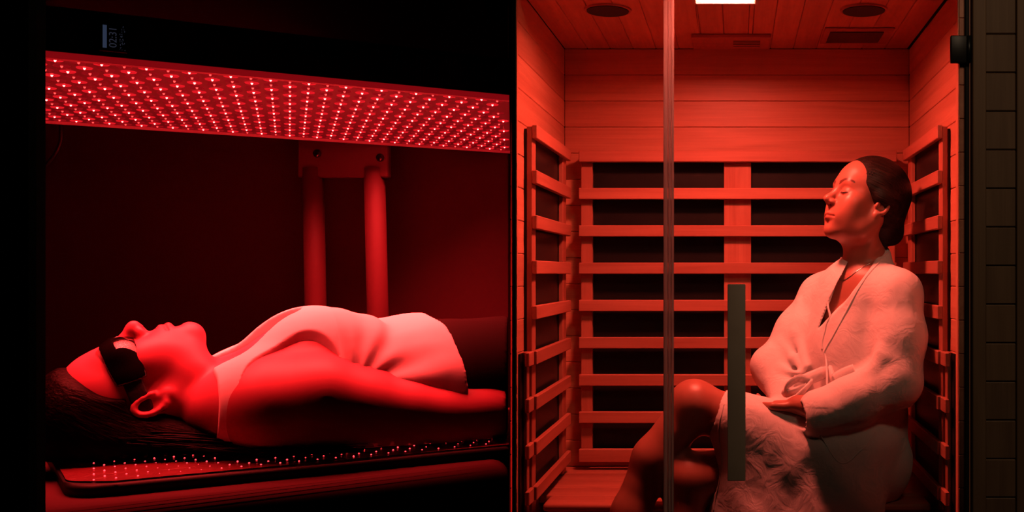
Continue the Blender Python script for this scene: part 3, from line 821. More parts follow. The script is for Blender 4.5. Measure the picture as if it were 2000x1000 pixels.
tag(link('small_print', mesh_from(V, Fc, False, M['display_text']), None, scr), kind='stuff')
# hanging arm above the panel and rounded knob
prism('top_bar', [(PU0, 1.86), (UCUT(1.86) - g, 1.86), (UCUT(1.95) - g, 1.95), (PU0, 1.95)], ZP + 0.0695, ZP + 0.078, M['housing'], panel)
kc = P(968, 8, 2.2)
V = [];  Fc = []; n = 20
prof = [(0.0, -0.034), (0.010, -0.032), (0.020, -0.022), (0.026, -0.006), (0.028, 0.010), (0.027, 0.03), (0.010, 0.034), (0.010, 0.30)]
for r, zz in prof: V += [(kc[0] + max(r, 0.0005) * math.cos(2 * math.pi * i / n), kc[1] + max(r, 0.0005) * math.sin(2 * math.pi * i / n), kc[2] + zz) for i in range(n)]
for q in range(len(prof) - 1):
    for i in range(n): Fc.append((q * n + i, q * n + (i + 1) % n, (q + 1) * n + (i + 1) % n, (q + 1) * n + i))
knob_stem = 2.5 - (kc[2] + 0.30)
V += [(kc[0] + 0.010 * math.cos(2 * math.pi * i / n), kc[1] + 0.010 * math.sin(2 * math.pi * i / n), 2.499) for i in range(n)]
for i in range(n): Fc.append((7 * n + i, 7 * n + (i + 1) % n, 8 * n + (i + 1) % n, 8 * n + i))
tag(link('pendant_lamp', mesh_from(V, Fc, True, M['black_rubber']), None, None), 'unlit small black pendant hanging near the top above the LED panel', 'pendant')

cab = spline([P(118, 222, 2.12), P(119, 245, 2.12), P(119, 275, 2.12), P(108, 300, 2.12), P(94, 318, 2.13), P(70, 350, 2.14), P(40, 520, 2.16), P(30, 900, 2.18)], 40)
tag(link('power_cable', tubes([(cab, [0.004] * len(cab))], M['cable'], 8), None, None), 'black power cable hanging at the left end of the LED panel', 'cable')

# ------------------------------------------------------------------ stand that carries the panel
stand = empty('panel_stand', tuple(P(672, 620, 2.43)[:2]) + (0,)); tag(stand, 'red-lit upright stand with two round posts behind the lying person', 'stand')
def rbox(name, pa, pb, ya, yb2, Y, depth, mat, parent, r=0.008):
    a, b2 = P(pa, ya, Y), P(pb, yb2, Y)
    return box(name, (a[0], Y, b2[2]), (b2[0], Y + depth, a[2]), mat, parent, bev=r, seg=4)
YS = 2.425
br = rbox('bracket', 580, 757, 225, 347, YS, 0.03, M['post'], stand, 0.006)
lbox('bracket_arm', (0.47, PV1 + 0.001, ZP + 0.012), (0.53, 2.556, ZP + 0.058), M['post'], stand, bev=0.003)
for px, py in ((620, 300), (743, 308)):
    c_ = P(px, py, YS)
    hole = link('bolt', tubes([([c_ + [0, -0.0035, 0], c_ + [0, 0.001, 0]], [0.0095, 0.0095])], M['bolt_hole'], 16), None, br)
    link('bolt_head', tubes([([c_ + [0.001, -0.006, -0.004], c_ + [0.001, -0.003, -0.004]], [0.0042, 0.0048])], M['bolt'], 6), None, hole)
for cx0, cx1 in ((611, 617), (731, 738)):
    a, b2 = P(cx0, 345, YS + 0.016), P(cx1, 618, YS + 0.016)
    dirv = (b2 - a) / np.linalg.norm(b2 - a)
    e_ = a + dirv * ((a[2] - 0.02) / -dirv[2])
    po = link('post', tubes([([a + [0, 0, 0.02], b2, e_], [0.0245, 0.0245, 0.0245])], M['post'], 28), None, stand)
    c0_ = b2 + dirv * 0.004
    link('collar', tubes([([c0_, c0_ + dirv * 0.05], [0.0275, 0.0275])], M['post'], 28), None, po)
fb = P(675, 620, YS); box('foot_plate', (fb[0] - 0.16, YS - 0.15, 0.0), (fb[0] + 0.16, YS + 0.12, 0.02), M['post'], stand, bev=0.004)

# ------------------------------------------------------------------ bed and LED mat
def rounded(poly, r, n=8):
    out = []; m_ = len(poly)
    for i in range(m_):
        p0, p1, p2 = [np.array(poly[(i + d) % m_], float) for d in (-1, 0, 1)]
        rr = r[i]
        if rr == 0: out.append(tuple(p1)); continue
        a = p1 + (p0 - p1) / np.linalg.norm(p0 - p1) * rr; c = p1 + (p2 - p1) / np.linalg.norm(p2 - p1) * rr
        for t in np.linspace(0, 1, n): out.append(tuple((1 - t) ** 2 * a + 2 * t * (1 - t) * p1 + t * t * c))
    return out
bed = empty('treatment_bed', tuple(LW(0.3, 1.85, 0))); tag(bed, 'padded dark vinyl treatment bed under the LED mat', 'bed')
def padded(name, poly, z0, z1, bev, mat, parent):
    bm = bmesh.new(); n = len(poly)
    vb = [bm.verts.new(LW(p[0], p[1], z0)) for p in poly]; vt = [bm.verts.new(LW(p[0], p[1], z1)) for p in poly]
    bm.faces.new(vb[::-1]); top = bm.faces.new(vt)
    for i in range(n): bm.faces.new((vb[i], vb[(i + 1) % n], vt[(i + 1) % n], vt[i]))
    bmesh.ops.bevel(bm, geom=list(top.edges), offset=bev, segments=6, affect='EDGES', profile=0.5)
    me = bpy.data.meshes.new(name); bm.to_mesh(me); bm.free(); me.materials.append(mat)
    me.polygons.foreach_set('use_smooth', [True] * len(me.polygons))
    return link(name, me, None, parent)
bp_ = rounded([(-0.17, 1.565), (UCUT(1.565) - g, 1.565), (UCUT(2.15) - g, 2.15), (-0.17, 2.15)], (0.06, 0, 0, 0.06))
padded('mattress', bp_, ZM - 0.10, ZM - 0.0175, 0.03, M['bed'], bed)
for u_, v_ in ((0.0, 1.70), (0.0, 2.06), (0.5, 1.70), (0.5, 2.06)):
    lbox('leg', (u_ - 0.025, v_ - 0.025, 0.0), (u_ + 0.025, v_ + 0.025, ZM - 0.1005), M['black_metal'], bed)
lmat = empty('led_mat', tuple(LW(0.3, 1.85, ZM - 0.017))); tag(lmat, 'thin glossy red LED mat with black edge under the lying person', 'mat')
mp_ = rounded([(-0.03, 1.622), (UCUT(1.622) - g, 1.622), (UCUT(2.09) - g, 2.09), (-0.075, 2.09)], (0.055, 0, 0, 0.05))
padded('base_pad', mp_, ZM - 0.017, ZM - 0.0012, 0.006, M['mat_black'], lmat)
# cover: a rippled sheet
nu, nv = 150, 60
V, Fc = [], []
for i in range(nu):
    for j in range(nv):
        v_ = 1.634 + (2.08 - 1.634) * j / (nv - 1); u0 = -0.028 - 0.042 * (j / (nv - 1)) + 0.05 * max(0, 1 - (v_ - 1.634) / 0.05) ** 2
        u_ = u0 + (UCUT(v_) - g - u0) * i / (nu - 1)
        V.append(LW(u_, v_, ZM + 0.0008))
V = np.array(V); V[:, 2] += 0.0009 * (vnoise(V * 22.0) + 0.5 * vnoise(V * 60.0)) * np.minimum(1, np.tile(np.minimum(np.arange(nv), np.arange(nv)[::-1]) / 3.0, nu)) + 0.0006
for i in range(nu - 1):
    for j in range(nv - 1): Fc.append((i * nv + j, (i + 1) * nv + j, (i + 1) * nv + j + 1, i * nv + j + 1))
link('cover', mesh_from(V, Fc, True, M['mat_cover']), None, lmat)
bm = bmesh.new(); bmesh.ops.create_icosphere(bm, subdivisions=1, radius=0.0014); ml = bpy.data.meshes.new('mat_led'); bm.to_mesh(ml); bm.free(); ml.materials.append(M['mat_led'])
for j in range(7):
    for i in range(30):
        u_ = 0.0 + i * 0.0262 + (0.013 if j % 2 else 0); v_ = 1.656 + j * 0.024
        if u_ > UCUT(v_) - 0.02 or u_ < -0.02 or (j > 2 and u_ > 0.16): continue
        link('led', ml, None, lmat, tuple(LW(u_, v_, ZM + 0.0013)))
# ------------------------------------------------------------------ person lying on the mat (bed coordinates U along body, V across, W up from the mat)
V0 = 1.865
def to_world_l(V): return V[:, [0]] * UV + (V[:, [1]] + V0) * VV + np.outer(V[:, 2] + ZM, ZV)
al = math.radians(20.0)
ff = np.array([-math.sin(al), 0, math.cos(al)]); tt = np.array([-math.cos(al), 0, -math.sin(al)]); rr = np.cross(ff, tt)
HL = Frame((0.0690, 0.0, 0.0960), np.stack([rr, ff, tt], 1), 0.985)
xs = axis([(-0.085, 0.165, 0.0019), (0.165, 0.80, 0.0042)])
ys = axis([(-0.26, -0.10, 0.004), (-0.10, 0.10, 0.0022), (0.10, 0.26, 0.004)])
zs = axis([(-0.012, 0.25, 0.0021)])

def torso_l(fd, drape=False):
    kk = 0.05
    nW = np.array([0, 0, 1.0])
    fd.chain([((0.215, 0, 0.066), 0.100), ((0.30, 0, 0.084), 0.138), ((0.40, 0, 0.086), 0.130), ((0.47, 0, 0.082), 0.122), ((0.54, 0, 0.080), 0.142), ((0.58, 0, 0.080), 0.13)], kk, nW, 1.55)
    for s in (-1, 1):
        fd.add(El((0.332, s * 0.070, 0.150 if drape else 0.136), (0.092, 0.064, 0.068)), 0.05 if not drape else 0.06)
        fd.add(Ca((0.150, s * 0.035, 0.070), (0.215, s * 0.125, 0.078), 0.042, 0.052), 0.05)
        fd.add(El((0.24, s * 0.12, 0.085), (0.075, 0.06, 0.055)), 0.05)
    fd.add(El((0.46, 0.02, 0.090), (0.10, 0.11, 0.085)), 0.05)
    if drape:
        fd.add(El((0.495, 0.045, 0.104), (0.050, 0.075, 0.088)), 0.05)
        fd.add(El((0.315, 0.0, 0.150), (0.060, 0.060, 0.062)), 0.05)
    return fd
def cut_wall(fd, gap=0.010):
    X, Y, Z = fd.grid(); fd.cut((X - 0.3592 * (Y + V0) + gap) * 0.94)
def legs_l(fd, grow=0.0):
    for s in (-1, 1):
        fd.chain([((0.55, s * 0.075, 0.092), 0.088 + grow), ((0.68, s * 0.082, 0.098), 0.090 + grow), ((0.95, s * 0.085, 0.090), 0.075 + grow)], 0.03)

fd = Field(xs, ys, zs)
torso_l(fd); legs_l(fd, -0.006)
for s in (-1, 1):                         # arms
    fd.chain([((0.238, s * 0.150, 0.072), 0.060), ((0.300, s * 0.158, 0.080), 0.060), ((0.370, s * 0.162, 0.064), 0.050),
              ((0.440, s * 0.165, 0.052), 0.041), ((0.500, s * 0.167, 0.044), 0.036), ((0.560, s * 0.166, 0.044), 0.036), ((0.66, s * 0.163, 0.046), 0.035), ((0.80, s * 0.160, 0.046), 0.030)], 0.035)
fd.chain([((0.110, 0, 0.082), 0.049), ((0.150, 0, 0.076), 0.047), ((0.185, 0, 0.070), 0.056)], 0.03)     # neck
fd.add(Ca((0.120, 0, 0.112), (0.165, 0, 0.094), 0.022, 0.024), 0.03)
for s in (-1, 1):
    fd.add(Ca((0.182, s * 0.012, 0.112), (0.220, s * 0.115, 0.112), 0.010, 0.011), 0.025)            # collar bone
    fd.add(Ca((0.095, s * 0.055, 0.075), (0.176, s * 0.014, 0.104), 0.012, 0.009), 0.022)            # neck muscle
head(fd, HL)
cut_wall(fd)
X, Y, Z = fd.grid(); fd.cut(0.0062 - Z + 0 * X + 0 * Y)          # rests on the mat
Vl, Ql = surface(fd); Vl = relax(Vl, Ql, 2, 0.4)
tint = face_tint(Vl, HL)
person1 = link('person', fast_mesh(to_world_l(Vl), Ql, M['skin_a'], tint, 'lying_body'))
tag(person1, 'person in white tank top and black eye goggles lying on back under red LEDs', 'person', 'people')

# white tank top
fd = Field(axis([(0.13, 0.60, 0.0023)]), axis([(-0.20, 0.20, 0.0025)]), axis([(-0.012, 0.25, 0.0023)]))
torso_l(fd, True)
fd.F -= 0.0045
X, Y, Z = fd.grid()
folds = [((0.345, -0.120, 0.118), (0.47, -0.118, 0.150), 0.010), ((0.36, -0.135, 0.080), (0.50, -0.140, 0.118), 0.010), ((0.375, -0.11, 0.148), (0.50, -0.085, 0.172), 0.010),
         ((0.40, -0.135, 0.045), (0.54, -0.150, 0.080), 0.011), ((0.42, -0.09, 0.160), (0.545, -0.10, 0.160), 0.009), ((0.37, -0.06, 0.175), (0.46, 0.0, 0.190), 0.010),
         ((0.46, -0.140, 0.060), (0.56, -0.160, 0.030), 0.010), ((0.39, -0.138, 0.10), (0.43, -0.135, 0.03), 0.008), ((0.42, -0.138, 0.11), (0.46, -0.142, 0.03), 0.008)]
for a, b_, r_ in folds: fd.add(Ca(a, b_, r_ * 0.6, r_), 0.024)
inner = Field(*fd.ax); torso_l(inner); inner.F += 0.004
legs_l(fd, 0.009); fd.chain([((0.50, 0, 0.080), 0.139), ((0.54, 0, 0.080), 0.161), ((0.60, 0, 0.080), 0.161)], 0.05, np.array([0, 0, 1.0]), 1.5)
hem = 0.522 - 0.10 * (Z - 0.10) - 0.02 * Y
fd.cut(X - hem)
sc_ = np.sqrt(((X - 0.128) / 0.170) ** 2 + (Y / 0.082) ** 2) - 1.0
fd.cut(np.where(Z > 0.03, -sc_ * 0.085, -1.0))
for s in (-1, 1):
    ah = np.sqrt(((X - 0.262) / 0.082) ** 2 + ((Y - s * 0.205) / 0.088) ** 2) - 1.0
    fd.cut(-ah * 0.085 + 0 * Z)
fd.cut(0.158 - X + 0.10 * np.abs(Y) * 0)
fd.F = np.maximum(fd.F, -inner.F)
fd.cut(0.0064 - Z)
Vs, Qs = surface(fd); Vs = relax(Vs, Qs, 2, 0.5)
Nn = vnormals(Vs, Qs)
dU, dW = Vs[:, 0] - 0.350, Vs[:, 2] - 0.105; rad_ = np.hypot(dU, dW); ang_ = np.arctan2(dW, dU)
pull = np.sin(ang_ * 13 + 0.6 * vnoise(Vs * 18)) * np.clip(rad_ / 0.075, 0, 1) * np.exp(-(rad_ / 0.15) ** 2) * np.clip((-Vs[:, 1] - 0.02) / 0.05, 0, 1) * (dU > -0.02)
Vs += Nn * (0.0012 * vnoise(Vs * np.array([14, 30, 30]) + 3) + 0.0034 * pull)[:, None]
top = link('tank_top', fast_mesh(to_world_l(Vs), Qs, M['top'], None, 'tank_top'), None, person1)
# stitched hem and strap loop
def on_top(pts, r, lift=0.0):
    """snap points onto the shirt surface and make a cord"""
    out = []
    for p in pts:
        d2 = ((Vs - np.array(p)) ** 2).sum(1); i = int(np.argmin(d2)); out.append(Vs[i] + Nn[i] * lift)
    return spline(out, 40), [r] * 40
cords = []
pts, rad = on_top([(0.560, -0.15 + 0.02 * 0, 0.05), (0.545, -0.150, 0.085), (0.535, -0.125, 0.128), (0.545, -0.09, 0.155)], 0.0016, 0.0005)
cords.append((to_world_l(pts), rad))
lc = [on_top([(0.166, -0.070, 0.10), (0.172, -0.088, 0.095), (0.176, -0.105, 0.085)], 0.0024, 0.001), on_top([(0.174, -0.068, 0.10), (0.180, -0.088, 0.095), (0.184, -0.107, 0.085)], 0.0024, 0.001)]
link('strap_loop', tubes([(to_world_l(p), r) for p, r in lc], M['top'], 6), None, top)
link('seam', tubes(cords, M['top'], 6), None, top)

# dark leggings
fd = Field(axis([(0.46, 0.80, 0.004)]), axis([(-0.20, 0.20, 0.004)]), axis([(-0.012, 0.23, 0.004)]))
legs_l(fd, 0.004); fd.chain([((0.48, 0, 0.080), 0.130), ((0.54, 0, 0.080), 0.155), ((0.60, 0, 0.080), 0.155)], 0.05, np.array([0, 0, 1.0]), 1.5)
X, Y, Z = fd.grid(); fd.cut(0.478 - X + 0 * Y + 0 * Z); cut_wall(fd, 0.008); fd.cut(0.0064 - Z + 0 * X)
Vq, Qq = surface(fd); Vq = relax(Vq, Qq, 1)
link('leggings', fast_mesh(to_world_l(Vq), Qq, M['leggings'], None, 'leggings'), None, person1)

# hair: cap over the skull, mass on the mat, long locks towards the shoulder
fd = Field(axis([(-0.13, 0.34, 0.0028)]), axis([(-0.24, 0.13, 0.003)]), axis([(0.0, 0.21, 0.0028)]))
hair_cap(fd, HL, 0.002, 0.018)
fd.add(El((-0.005, -0.022, 0.045), (0.082, 0.060, 0.045)), 0.04)
fd.add(El((-0.035, -0.005, 0.070), (0.052, 0.075, 0.065)), 0.04)
fd.add(El((0.06, -0.060, 0.028), (0.10, 0.036, 0.024)), 0.03)
fd.chain([((0.08, -0.060, 0.030), 0.026), ((0.16, -0.090, 0.022), 0.020), ((0.24, -0.145, 0.016), 0.014), ((0.32, -0.200, 0.011), 0.006)], 0.03)
X, Y, Z = fd.grid(); fd.cut(0.0062 - Z + 0 * X + 0 * Y)
x, y, z = HL.inv(X, Y, Z)
face_keep = np.maximum(np.sqrt((y + 0.004) ** 2 + ((z + 0.006) * 0.8) ** 2) - 0.028, -1)      # leave the ear free
fd.cut(np.where((np.abs(x) > 0.045), -face_keep, -1.0))
Vh, Qh = surface(fd); Vh = relax(Vh, Qh, 2)
Nh = vnormals(Vh, Qh)
hair1 = link('hair', fast_mesh(to_world_l(Vh), Qh, M['hair'], None, 'hair'), None, person1)
paths = []
for i in range(170):
    t = rng.uniform(0, 1)
    m2 = np.array([-0.06 + 0.10 * rng.uniform(), -0.045 - 0.04 * t, 0.055 - 0.030 * t])
    e2 = np.array([0.08 + 0.08 * rng.uniform(), -0.070 - 0.050 * rng.uniform(), 0.020 + 0.022 * rng.uniform()])
    e3 = np.array([0.20 + 0.08 * rng.uniform(), -0.130 - 0.060 * rng.uniform(), 0.012 + 0.012 * rng.uniform()])
    e4 = e3 + np.array([0.04 + 0.08 * rng.uniform(), -0.028 + 0.010 * rng.normal(), -0.006])
    n_ = 24; pts = spline([m2, e2, e3, e4], n_)
    pts[:, 2] = np.maximum(pts[:, 2], 0.0075)
    r0 = rng.uniform(0.0007, 0.0016)
    paths.append((to_world_l(pts), r0 * np.minimum(1, np.linspace(1.0, 0.15, n_) * 2) * np.minimum(1, np.linspace(0.2, 6, n_))))
tag(link('hair_strands', tubes(paths, M['hair_strand'], 5), None, hair1), kind='stuff')

# black eye goggles
fd = Field(axis([(-0.07, 0.14, 0.0016)]), axis([(-0.10, 0.10, 0.002)]), axis([(0.04, 0.235, 0.0016)]))
fd.add(El((0, 0.030, 0.010), (0.078, 0.068, 0.060)), 0.01, 'u', HL)
fd.add(El((0, -0.010, 0.012), (0.0795, 0.075, 0.060)), 0.01, 'u', HL)
for s in (-1, 1): fd.add(El((s * 0.031, 0.072, 0.012), (0.034, 0.024, 0.026)), 0.016, 'u', HL)
X, Y, Z = fd.grid(); x, y, z = HL.inv(X, Y, Z)
half = 0.0245 - 0.010 * np.clip((0.06 - y) / 0.09, 0, 1)
band = np.abs(z - 0.010) - half
fd.cut(band.astype(np.float32)); fd.cut(0.030 - y)
nose = np.sqrt((x / 0.014) ** 2 + ((z + 0.014) / 0.024) ** 2) - 1
fd.cut(np.where(y > 0.05, -nose * 0.014, -1))
Vg, Qg = surface(fd); Vg = relax(Vg, Qg, 3, 0.5)
gog = link('goggles', fast_mesh(to_world_l(Vg), Qg, M['goggle'], None, 'goggles'), None, person1); tag(gog, 'glossy black wraparound eye goggles')
fd = Field(axis([(-0.07, 0.14, 0.0022)]), axis([(-0.10, 0.10, 0.002)]), axis([(0.0, 0.2, 0.0022)]))
fd.add(El((0, -0.010, 0.012), (0.0800, 0.098, 0.088)), 0.01, 'u', HL)
X, Y, Z = fd.grid(); x, y, z = HL.inv(X, Y, Z)
fd.cut((np.abs(z - 0.010 + 0.10 * np.minimum(y - 0.03, 0) * 0) - 0.0135)); fd.cut(y - 0.0325); fd.cut(-0.045 - y)
Vg, Qg = surface(fd); Vg = relax(Vg, Qg, 2, 0.5)
link('strap', fast_mesh(to_world_l(Vg), Qg, M['goggle_strap'], None, 'strap'), None, gog)
# ------------------------------------------------------------------ person seated in the cabin (world coordinates)
yaw, pit = math.radians(22.0), math.radians(20.0)
f0 = np.array([-math.cos(yaw), -math.sin(yaw), 0.0]); f_ = f0 * math.cos(pit) + ZV * math.sin(pit)
r_ = np.cross(f0, ZV); r_ /= np.linalg.norm(r_); u_h = np.cross(r_, f_)
HS = Frame(P(1687, 402, 2.985), np.stack([r_, f_, u_h], 1), 1.12)
sdir = np.array([-0.67, 0.74, 0.0]); fdir = np.array([-0.74, -0.67, 0.0])      # shoulder line, chest direction
hc = HS.O
xs = axis([(-0.42, hc[0] - 0.15, 0.0048), (hc[0] - 0.15, hc[0] + 0.10, 0.0019), (hc[0] + 0.10, 0.60, 0.0048)])
ys = axis([(2.66, hc[1] - 0.13, 0.0048), (hc[1] - 0.13, hc[1] + 0.13, 0.0021), (hc[1] + 0.13, 3.30, 0.0048)])
zs = axis([(0.0, hc[2] - 0.145, 0.0048), (hc[2] - 0.145, hc[2] + 0.17, 0.0019)])
NB = P(1694, 522, 3.02)                   # base of the neck
S1, E1, W1 = P(1757, 572, 2.885), P(1752, 742, 2.835), P(1585, 796, 2.795)       # near arm
S2, E2, W2 = P(1603, 578, 3.115), P(1512, 720, 3.04), P(1540, 790, 2.93)         # far arm
T0, T1, T2, T3 = P(1678, 590, 3.0), P(1660, 690, 3.0), P(1662, 800, 3.0), P(1675, 890, 3.0)
K1, A1 = P(1357, 792, 2.845), P(1180, 1130, 2.80)      # crossed leg: knee, ankle
K2, A2 = P(1343, 932, 2.83), P(1322, 1290, 2.79)
H1, H2 = P(1668, 905, 2.96), P(1650, 915, 3.08)

fd = Field(xs, ys, zs)
fd.chain([(T0, 0.130), (T1, 0.125), (T2, 0.115), (T3, 0.135)], 0.05, fdir, 1.5)
for s, S in ((-1, S1), (1, S2)):
    fd.add(Ca(NB - ZV * 0.03, S - ZV * 0.0, 0.045, 0.045), 0.05)
for pts in ([(S1, 0.05), (E1, 0.040), (W1, 0.028)], [(S2, 0.05), (E2, 0.040), (W2, 0.028)]): fd.chain(pts, 0.03)
fd.chain([(HS.out((0, -0.022, -0.065)), 0.054), (NB, 0.056), (NB - ZV * 0.05 + fdir * 0.02, 0.075)], 0.035)
fd.add(Ca(HS.out((0, 0.018, -0.085)), NB + fdir * 0.034 - ZV * 0.012, 0.022, 0.022), 0.03)
for s in (-1, 1):
    fd.add(Ca(HS.out((s * 0.055, -0.02, -0.045)), NB + fdir * 0.052 + sdir * s * 0.012 - ZV * 0.03, 0.013, 0.009), 0.022)
    fd.add(Ca(NB + fdir * 0.050 + sdir * s * 0.02 - ZV * 0.040, NB + fdir * 0.035 + sdir * s * 0.13 - ZV * 0.028, 0.010, 0.010), 0.025)
# legs
fd.chain([(H1, 0.095), ((H1 + K1) / 2 - ZV * 0.005, 0.080), (K1, 0.062)], 0.03)
fd.add(El(K1 + [-0.006, -0.004, 0.016], (0.055, 0.052, 0.050)), 0.03)
C1 = P(1277, 895, 2.835)
fd.chain([(K1, 0.060), (C1, 0.056), (P(1232, 1000, 2.82), 0.050), (A1, 0.033)], 0.03)
fd.chain([(A1, 0.033), (A1 + [-0.05, -0.0, -0.035], 0.034), (A1 + [-0.15, -0.0, -0.075], 0.024), (A1 + [-0.19, 0, -0.085], 0.016)], 0.03)
fd.chain([(H2, 0.095), ((H2 + K2) / 2, 0.085), (K2, 0.064)], 0.03)
fd.chain([(K2, 0.062), (P(1330, 1050, 2.805), 0.055), (A2, 0.036)], 0.03)
A2f = np.array([A2[0], A2[1], 0.055])
fd.chain([(A2, 0.036), (A2f, 0.038), (A2f + [-0.09, -0.03, -0.015], 0.032), (A2f + [-0.16, -0.05, -0.026], 0.018)], 0.03)
# hands resting in the lap, fingers folded over the far thigh
def hand(fd, W, aim, down, side):
    aim = aim / np.linalg.norm(aim); lat = np.cross(aim, down); lat /= np.linalg.norm(lat); nn = np.cross(lat, aim)
    pc = W + aim * 0.055
    fd.add(Ca(W, pc + aim * 0.015, 0.027, 0.036, nn, 1.9), 0.02)
    for q, (o, L_, r) in enumerate(((-0.030, 0.060, 0.0075), (-0.010, 0.072, 0.0082), (0.011, 0.069, 0.0080), (0.030, 0.055, 0.0070))):
        b0 = pc + aim * 0.035 + lat * o
        m1 = b0 + aim * L_ * 0.45 - nn * 0.006; m2 = m1 + aim * L_ * 0.3 - nn * 0.016; m3 = m2 + aim * L_ * 0.18 - nn * 0.018
        fd.chain([(b0 - aim * 0.02, r * 1.1), (m1, r), (m2, r * 0.9), (m3, r * 0.78)], 0.006)
    b0 = W + aim * 0.025 + lat * side * 0.028
    fd.chain([(b0, 0.013), (b0 + aim * 0.030 + lat * side * 0.020 - nn * 0.006, 0.0105), (b0 + aim * 0.058 + lat * side * 0.020 - nn * 0.014, 0.008)], 0.008)
hand(fd, P(1560, 790, 2.815), P(1475, 800, 2.89) - P(1560, 790, 2.815), np.array([0, 0, -1.0]), 1)
hand(fd, W2, P(1600, 830, 2.86) - W2, np.array([0, 0, -1.0]), -1)
fd.add(Ca(W1, P(1560, 790, 2.815), 0.027, 0.026), 0.02)
head(fd, HS)
X, Y, Z = fd.grid(); fd.cut(np.where(Y > 2.868, 0.4525 - Z, -1.0) + 0 * X)
Vb, Qb = surface(fd); Vb = relax(Vb, Qb, 2, 0.4)
person2 = link('person', fast_mesh(Vb, Qb, M['skin_b'], face_tint(Vb, HS), 'seated_body'))
tag(person2, 'person in pale linen robe sitting cross-legged with closed eyes on the cabin bench', 'person', 'people')

# robe
st_ = 0.0034
fd = Field(np.arange(-0.10, 0.60, st_), np.arange(2.66, 3.30, st_), np.arange(0.16, 1.18, st_))
fd.chain([(T0 - ZV * 0.01, 0.148), (T1, 0.148), (T2 + [0.012, -0.01, 0], 0.146), (T3 + [0.012, -0.01, 0], 0.160)], 0.05, fdir, 1.32)
for S in (S1, S2): fd.add(Ca(NB - ZV * 0.045, S - ZV * 0.004, 0.056, 0.058), 0.05)
fd.add(Ca(NB + ZV * 0.022 - fdir * 0.010, NB - ZV * 0.05, 0.064, 0.085), 0.03)                   # collar stands up at the nape
fd.chain([(S1, 0.060), (S1 * 0.5 + E1 * 0.5 + [0.006, 0, 0], 0.068), (E1 + [0, 0, 0.0], 0.068)], 0.04)
WE = P(1600, 802, 2.785)
fd.chain([(E1 + [-0.005, 0, -0.008], 0.066), (E1 * 0.45 + WE * 0.55 - ZV * 0.010, 0.064), (WE - ZV * 0.006, 0.062)], 0.035)
fd.chain([(S2, 0.058), (S2 * 0.5 + E2 * 0.5, 0.060), (E2, 0.062), (W2, 0.045)], 0.04)
# folds
def fold(pts, r, k=0.022):
    q = [(P(*p) + [0, 0.016, 0], r * 0.62 * w_) for p, w_ in zip(pts, np.linspace(0.7, 1.0, len(pts)))]
    fd.chain(q, k)
fold([(1750, 620, 2.825), (1722, 690, 2.79), (1690, 735, 2.79)], 0.010, 0.035)
fold([(1780, 640, 2.815), (1735, 700, 2.785), (1680, 748, 2.775)], 0.011, 0.03)
fold([(1500, 705, 2.99), (1530, 725, 2.95), (1560, 730, 2.92)], 0.010)
fold([(1490, 740, 2.985), (1520, 752, 2.94), (1550, 752, 2.91)], 0.010)
fold([(1525, 670, 3.0), (1550, 700, 2.96), (1570, 728, 2.93)], 0.010)
fold([(1560, 590, 3.05), (1555, 650, 3.0), (1575, 715, 2.93)], 0.010)
# openings: neck, chest V, sleeve mouth, knee side
X, Y, Z = fd.grid()
def halfplane(a, b_):
    """signed distance to the vertical-in-view plane through two points; positive on the left of a->b as seen from the room"""
    a, b_ = np.array(a), np.array(b_); d = b_ - a; view = np.array([0.08, 1.0, 0.0]); n = np.cross(d, view); n /= np.linalg.norm(n)
    return (X - a[0]) * n[0] + (Y - a[1]) * n[1] + (Z - a[2]) * n[2]
LP = [P(1722, 493, 2.93), P(1650, 590, 2.89), P(1578, 668, 2.87)]
RP = [P(1652, 500, 3.02), P(1622, 580, 2.95), P(1578, 668, 2.87)]
l1, l2 = halfplane(LP[0], LP[1]), halfplane(LP[1], LP[2])
r1, r2 = halfplane(RP[0], RP[1]), halfplane(RP[1], RP[2])
sgn = np.sign((P(1660, 540, 2.93) - LP[0]) @ (np.cross(LP[1] - LP[0], np.array([0.08, 1.0, 0])) ))
lin = np.minimum(l1 * sgn, l2 * sgn)
sgn2 = np.sign((P(1660, 540, 2.93) - RP[0]) @ (np.cross(RP[1] - RP[0], np.array([0.08, 1.0, 0]))))
rin = np.minimum(r1 * sgn2, r2 * sgn2)
inside_v = np.minimum(lin, rin)                                # >0 inside the V
front = ((X - NB[0]) * fdir[0] + (Y - NB[1]) * fdir[1]) + 0.02   # >0 in front of the neck
fd.cut(np.minimum(inside_v, front))
neck = np.sqrt((X - NB[0]) ** 2 + (Y - NB[1]) ** 2) - 0.058      # room for the neck
fd.cut(np.where(Z > NB[2] - 0.03, -neck, -1.0))
wd = (W1 - E1) / np.linalg.norm(W1 - E1); cd = wd * 0.94 + np.array([-0.05, 0, 0.34]) * 0.5; cd /= np.linalg.norm(cd)
mouth = (X - WE[0]) * cd[0] + (Y - WE[1]) * cd[1] + (Z - WE[2]) * cd[2] - 0.026
near_cuff = np.sqrt((X - WE[0]) ** 2 + (Y - WE[1]) ** 2 + (Z - WE[2]) ** 2)
slv = Field(*fd.ax); slv.chain([(E1 * 0.45 + WE * 0.55, 0.058), (WE + wd * 0.1, 0.054)], 0.02)
arm = Field(*fd.ax); arm.add(Ca(WE + wd * 0.0, WE + wd * 0.16, 0.040, 0.034), 0.0)
fd.F = np.maximum(fd.F, np.where(near_cuff < 0.16, -arm.F, -1.0))
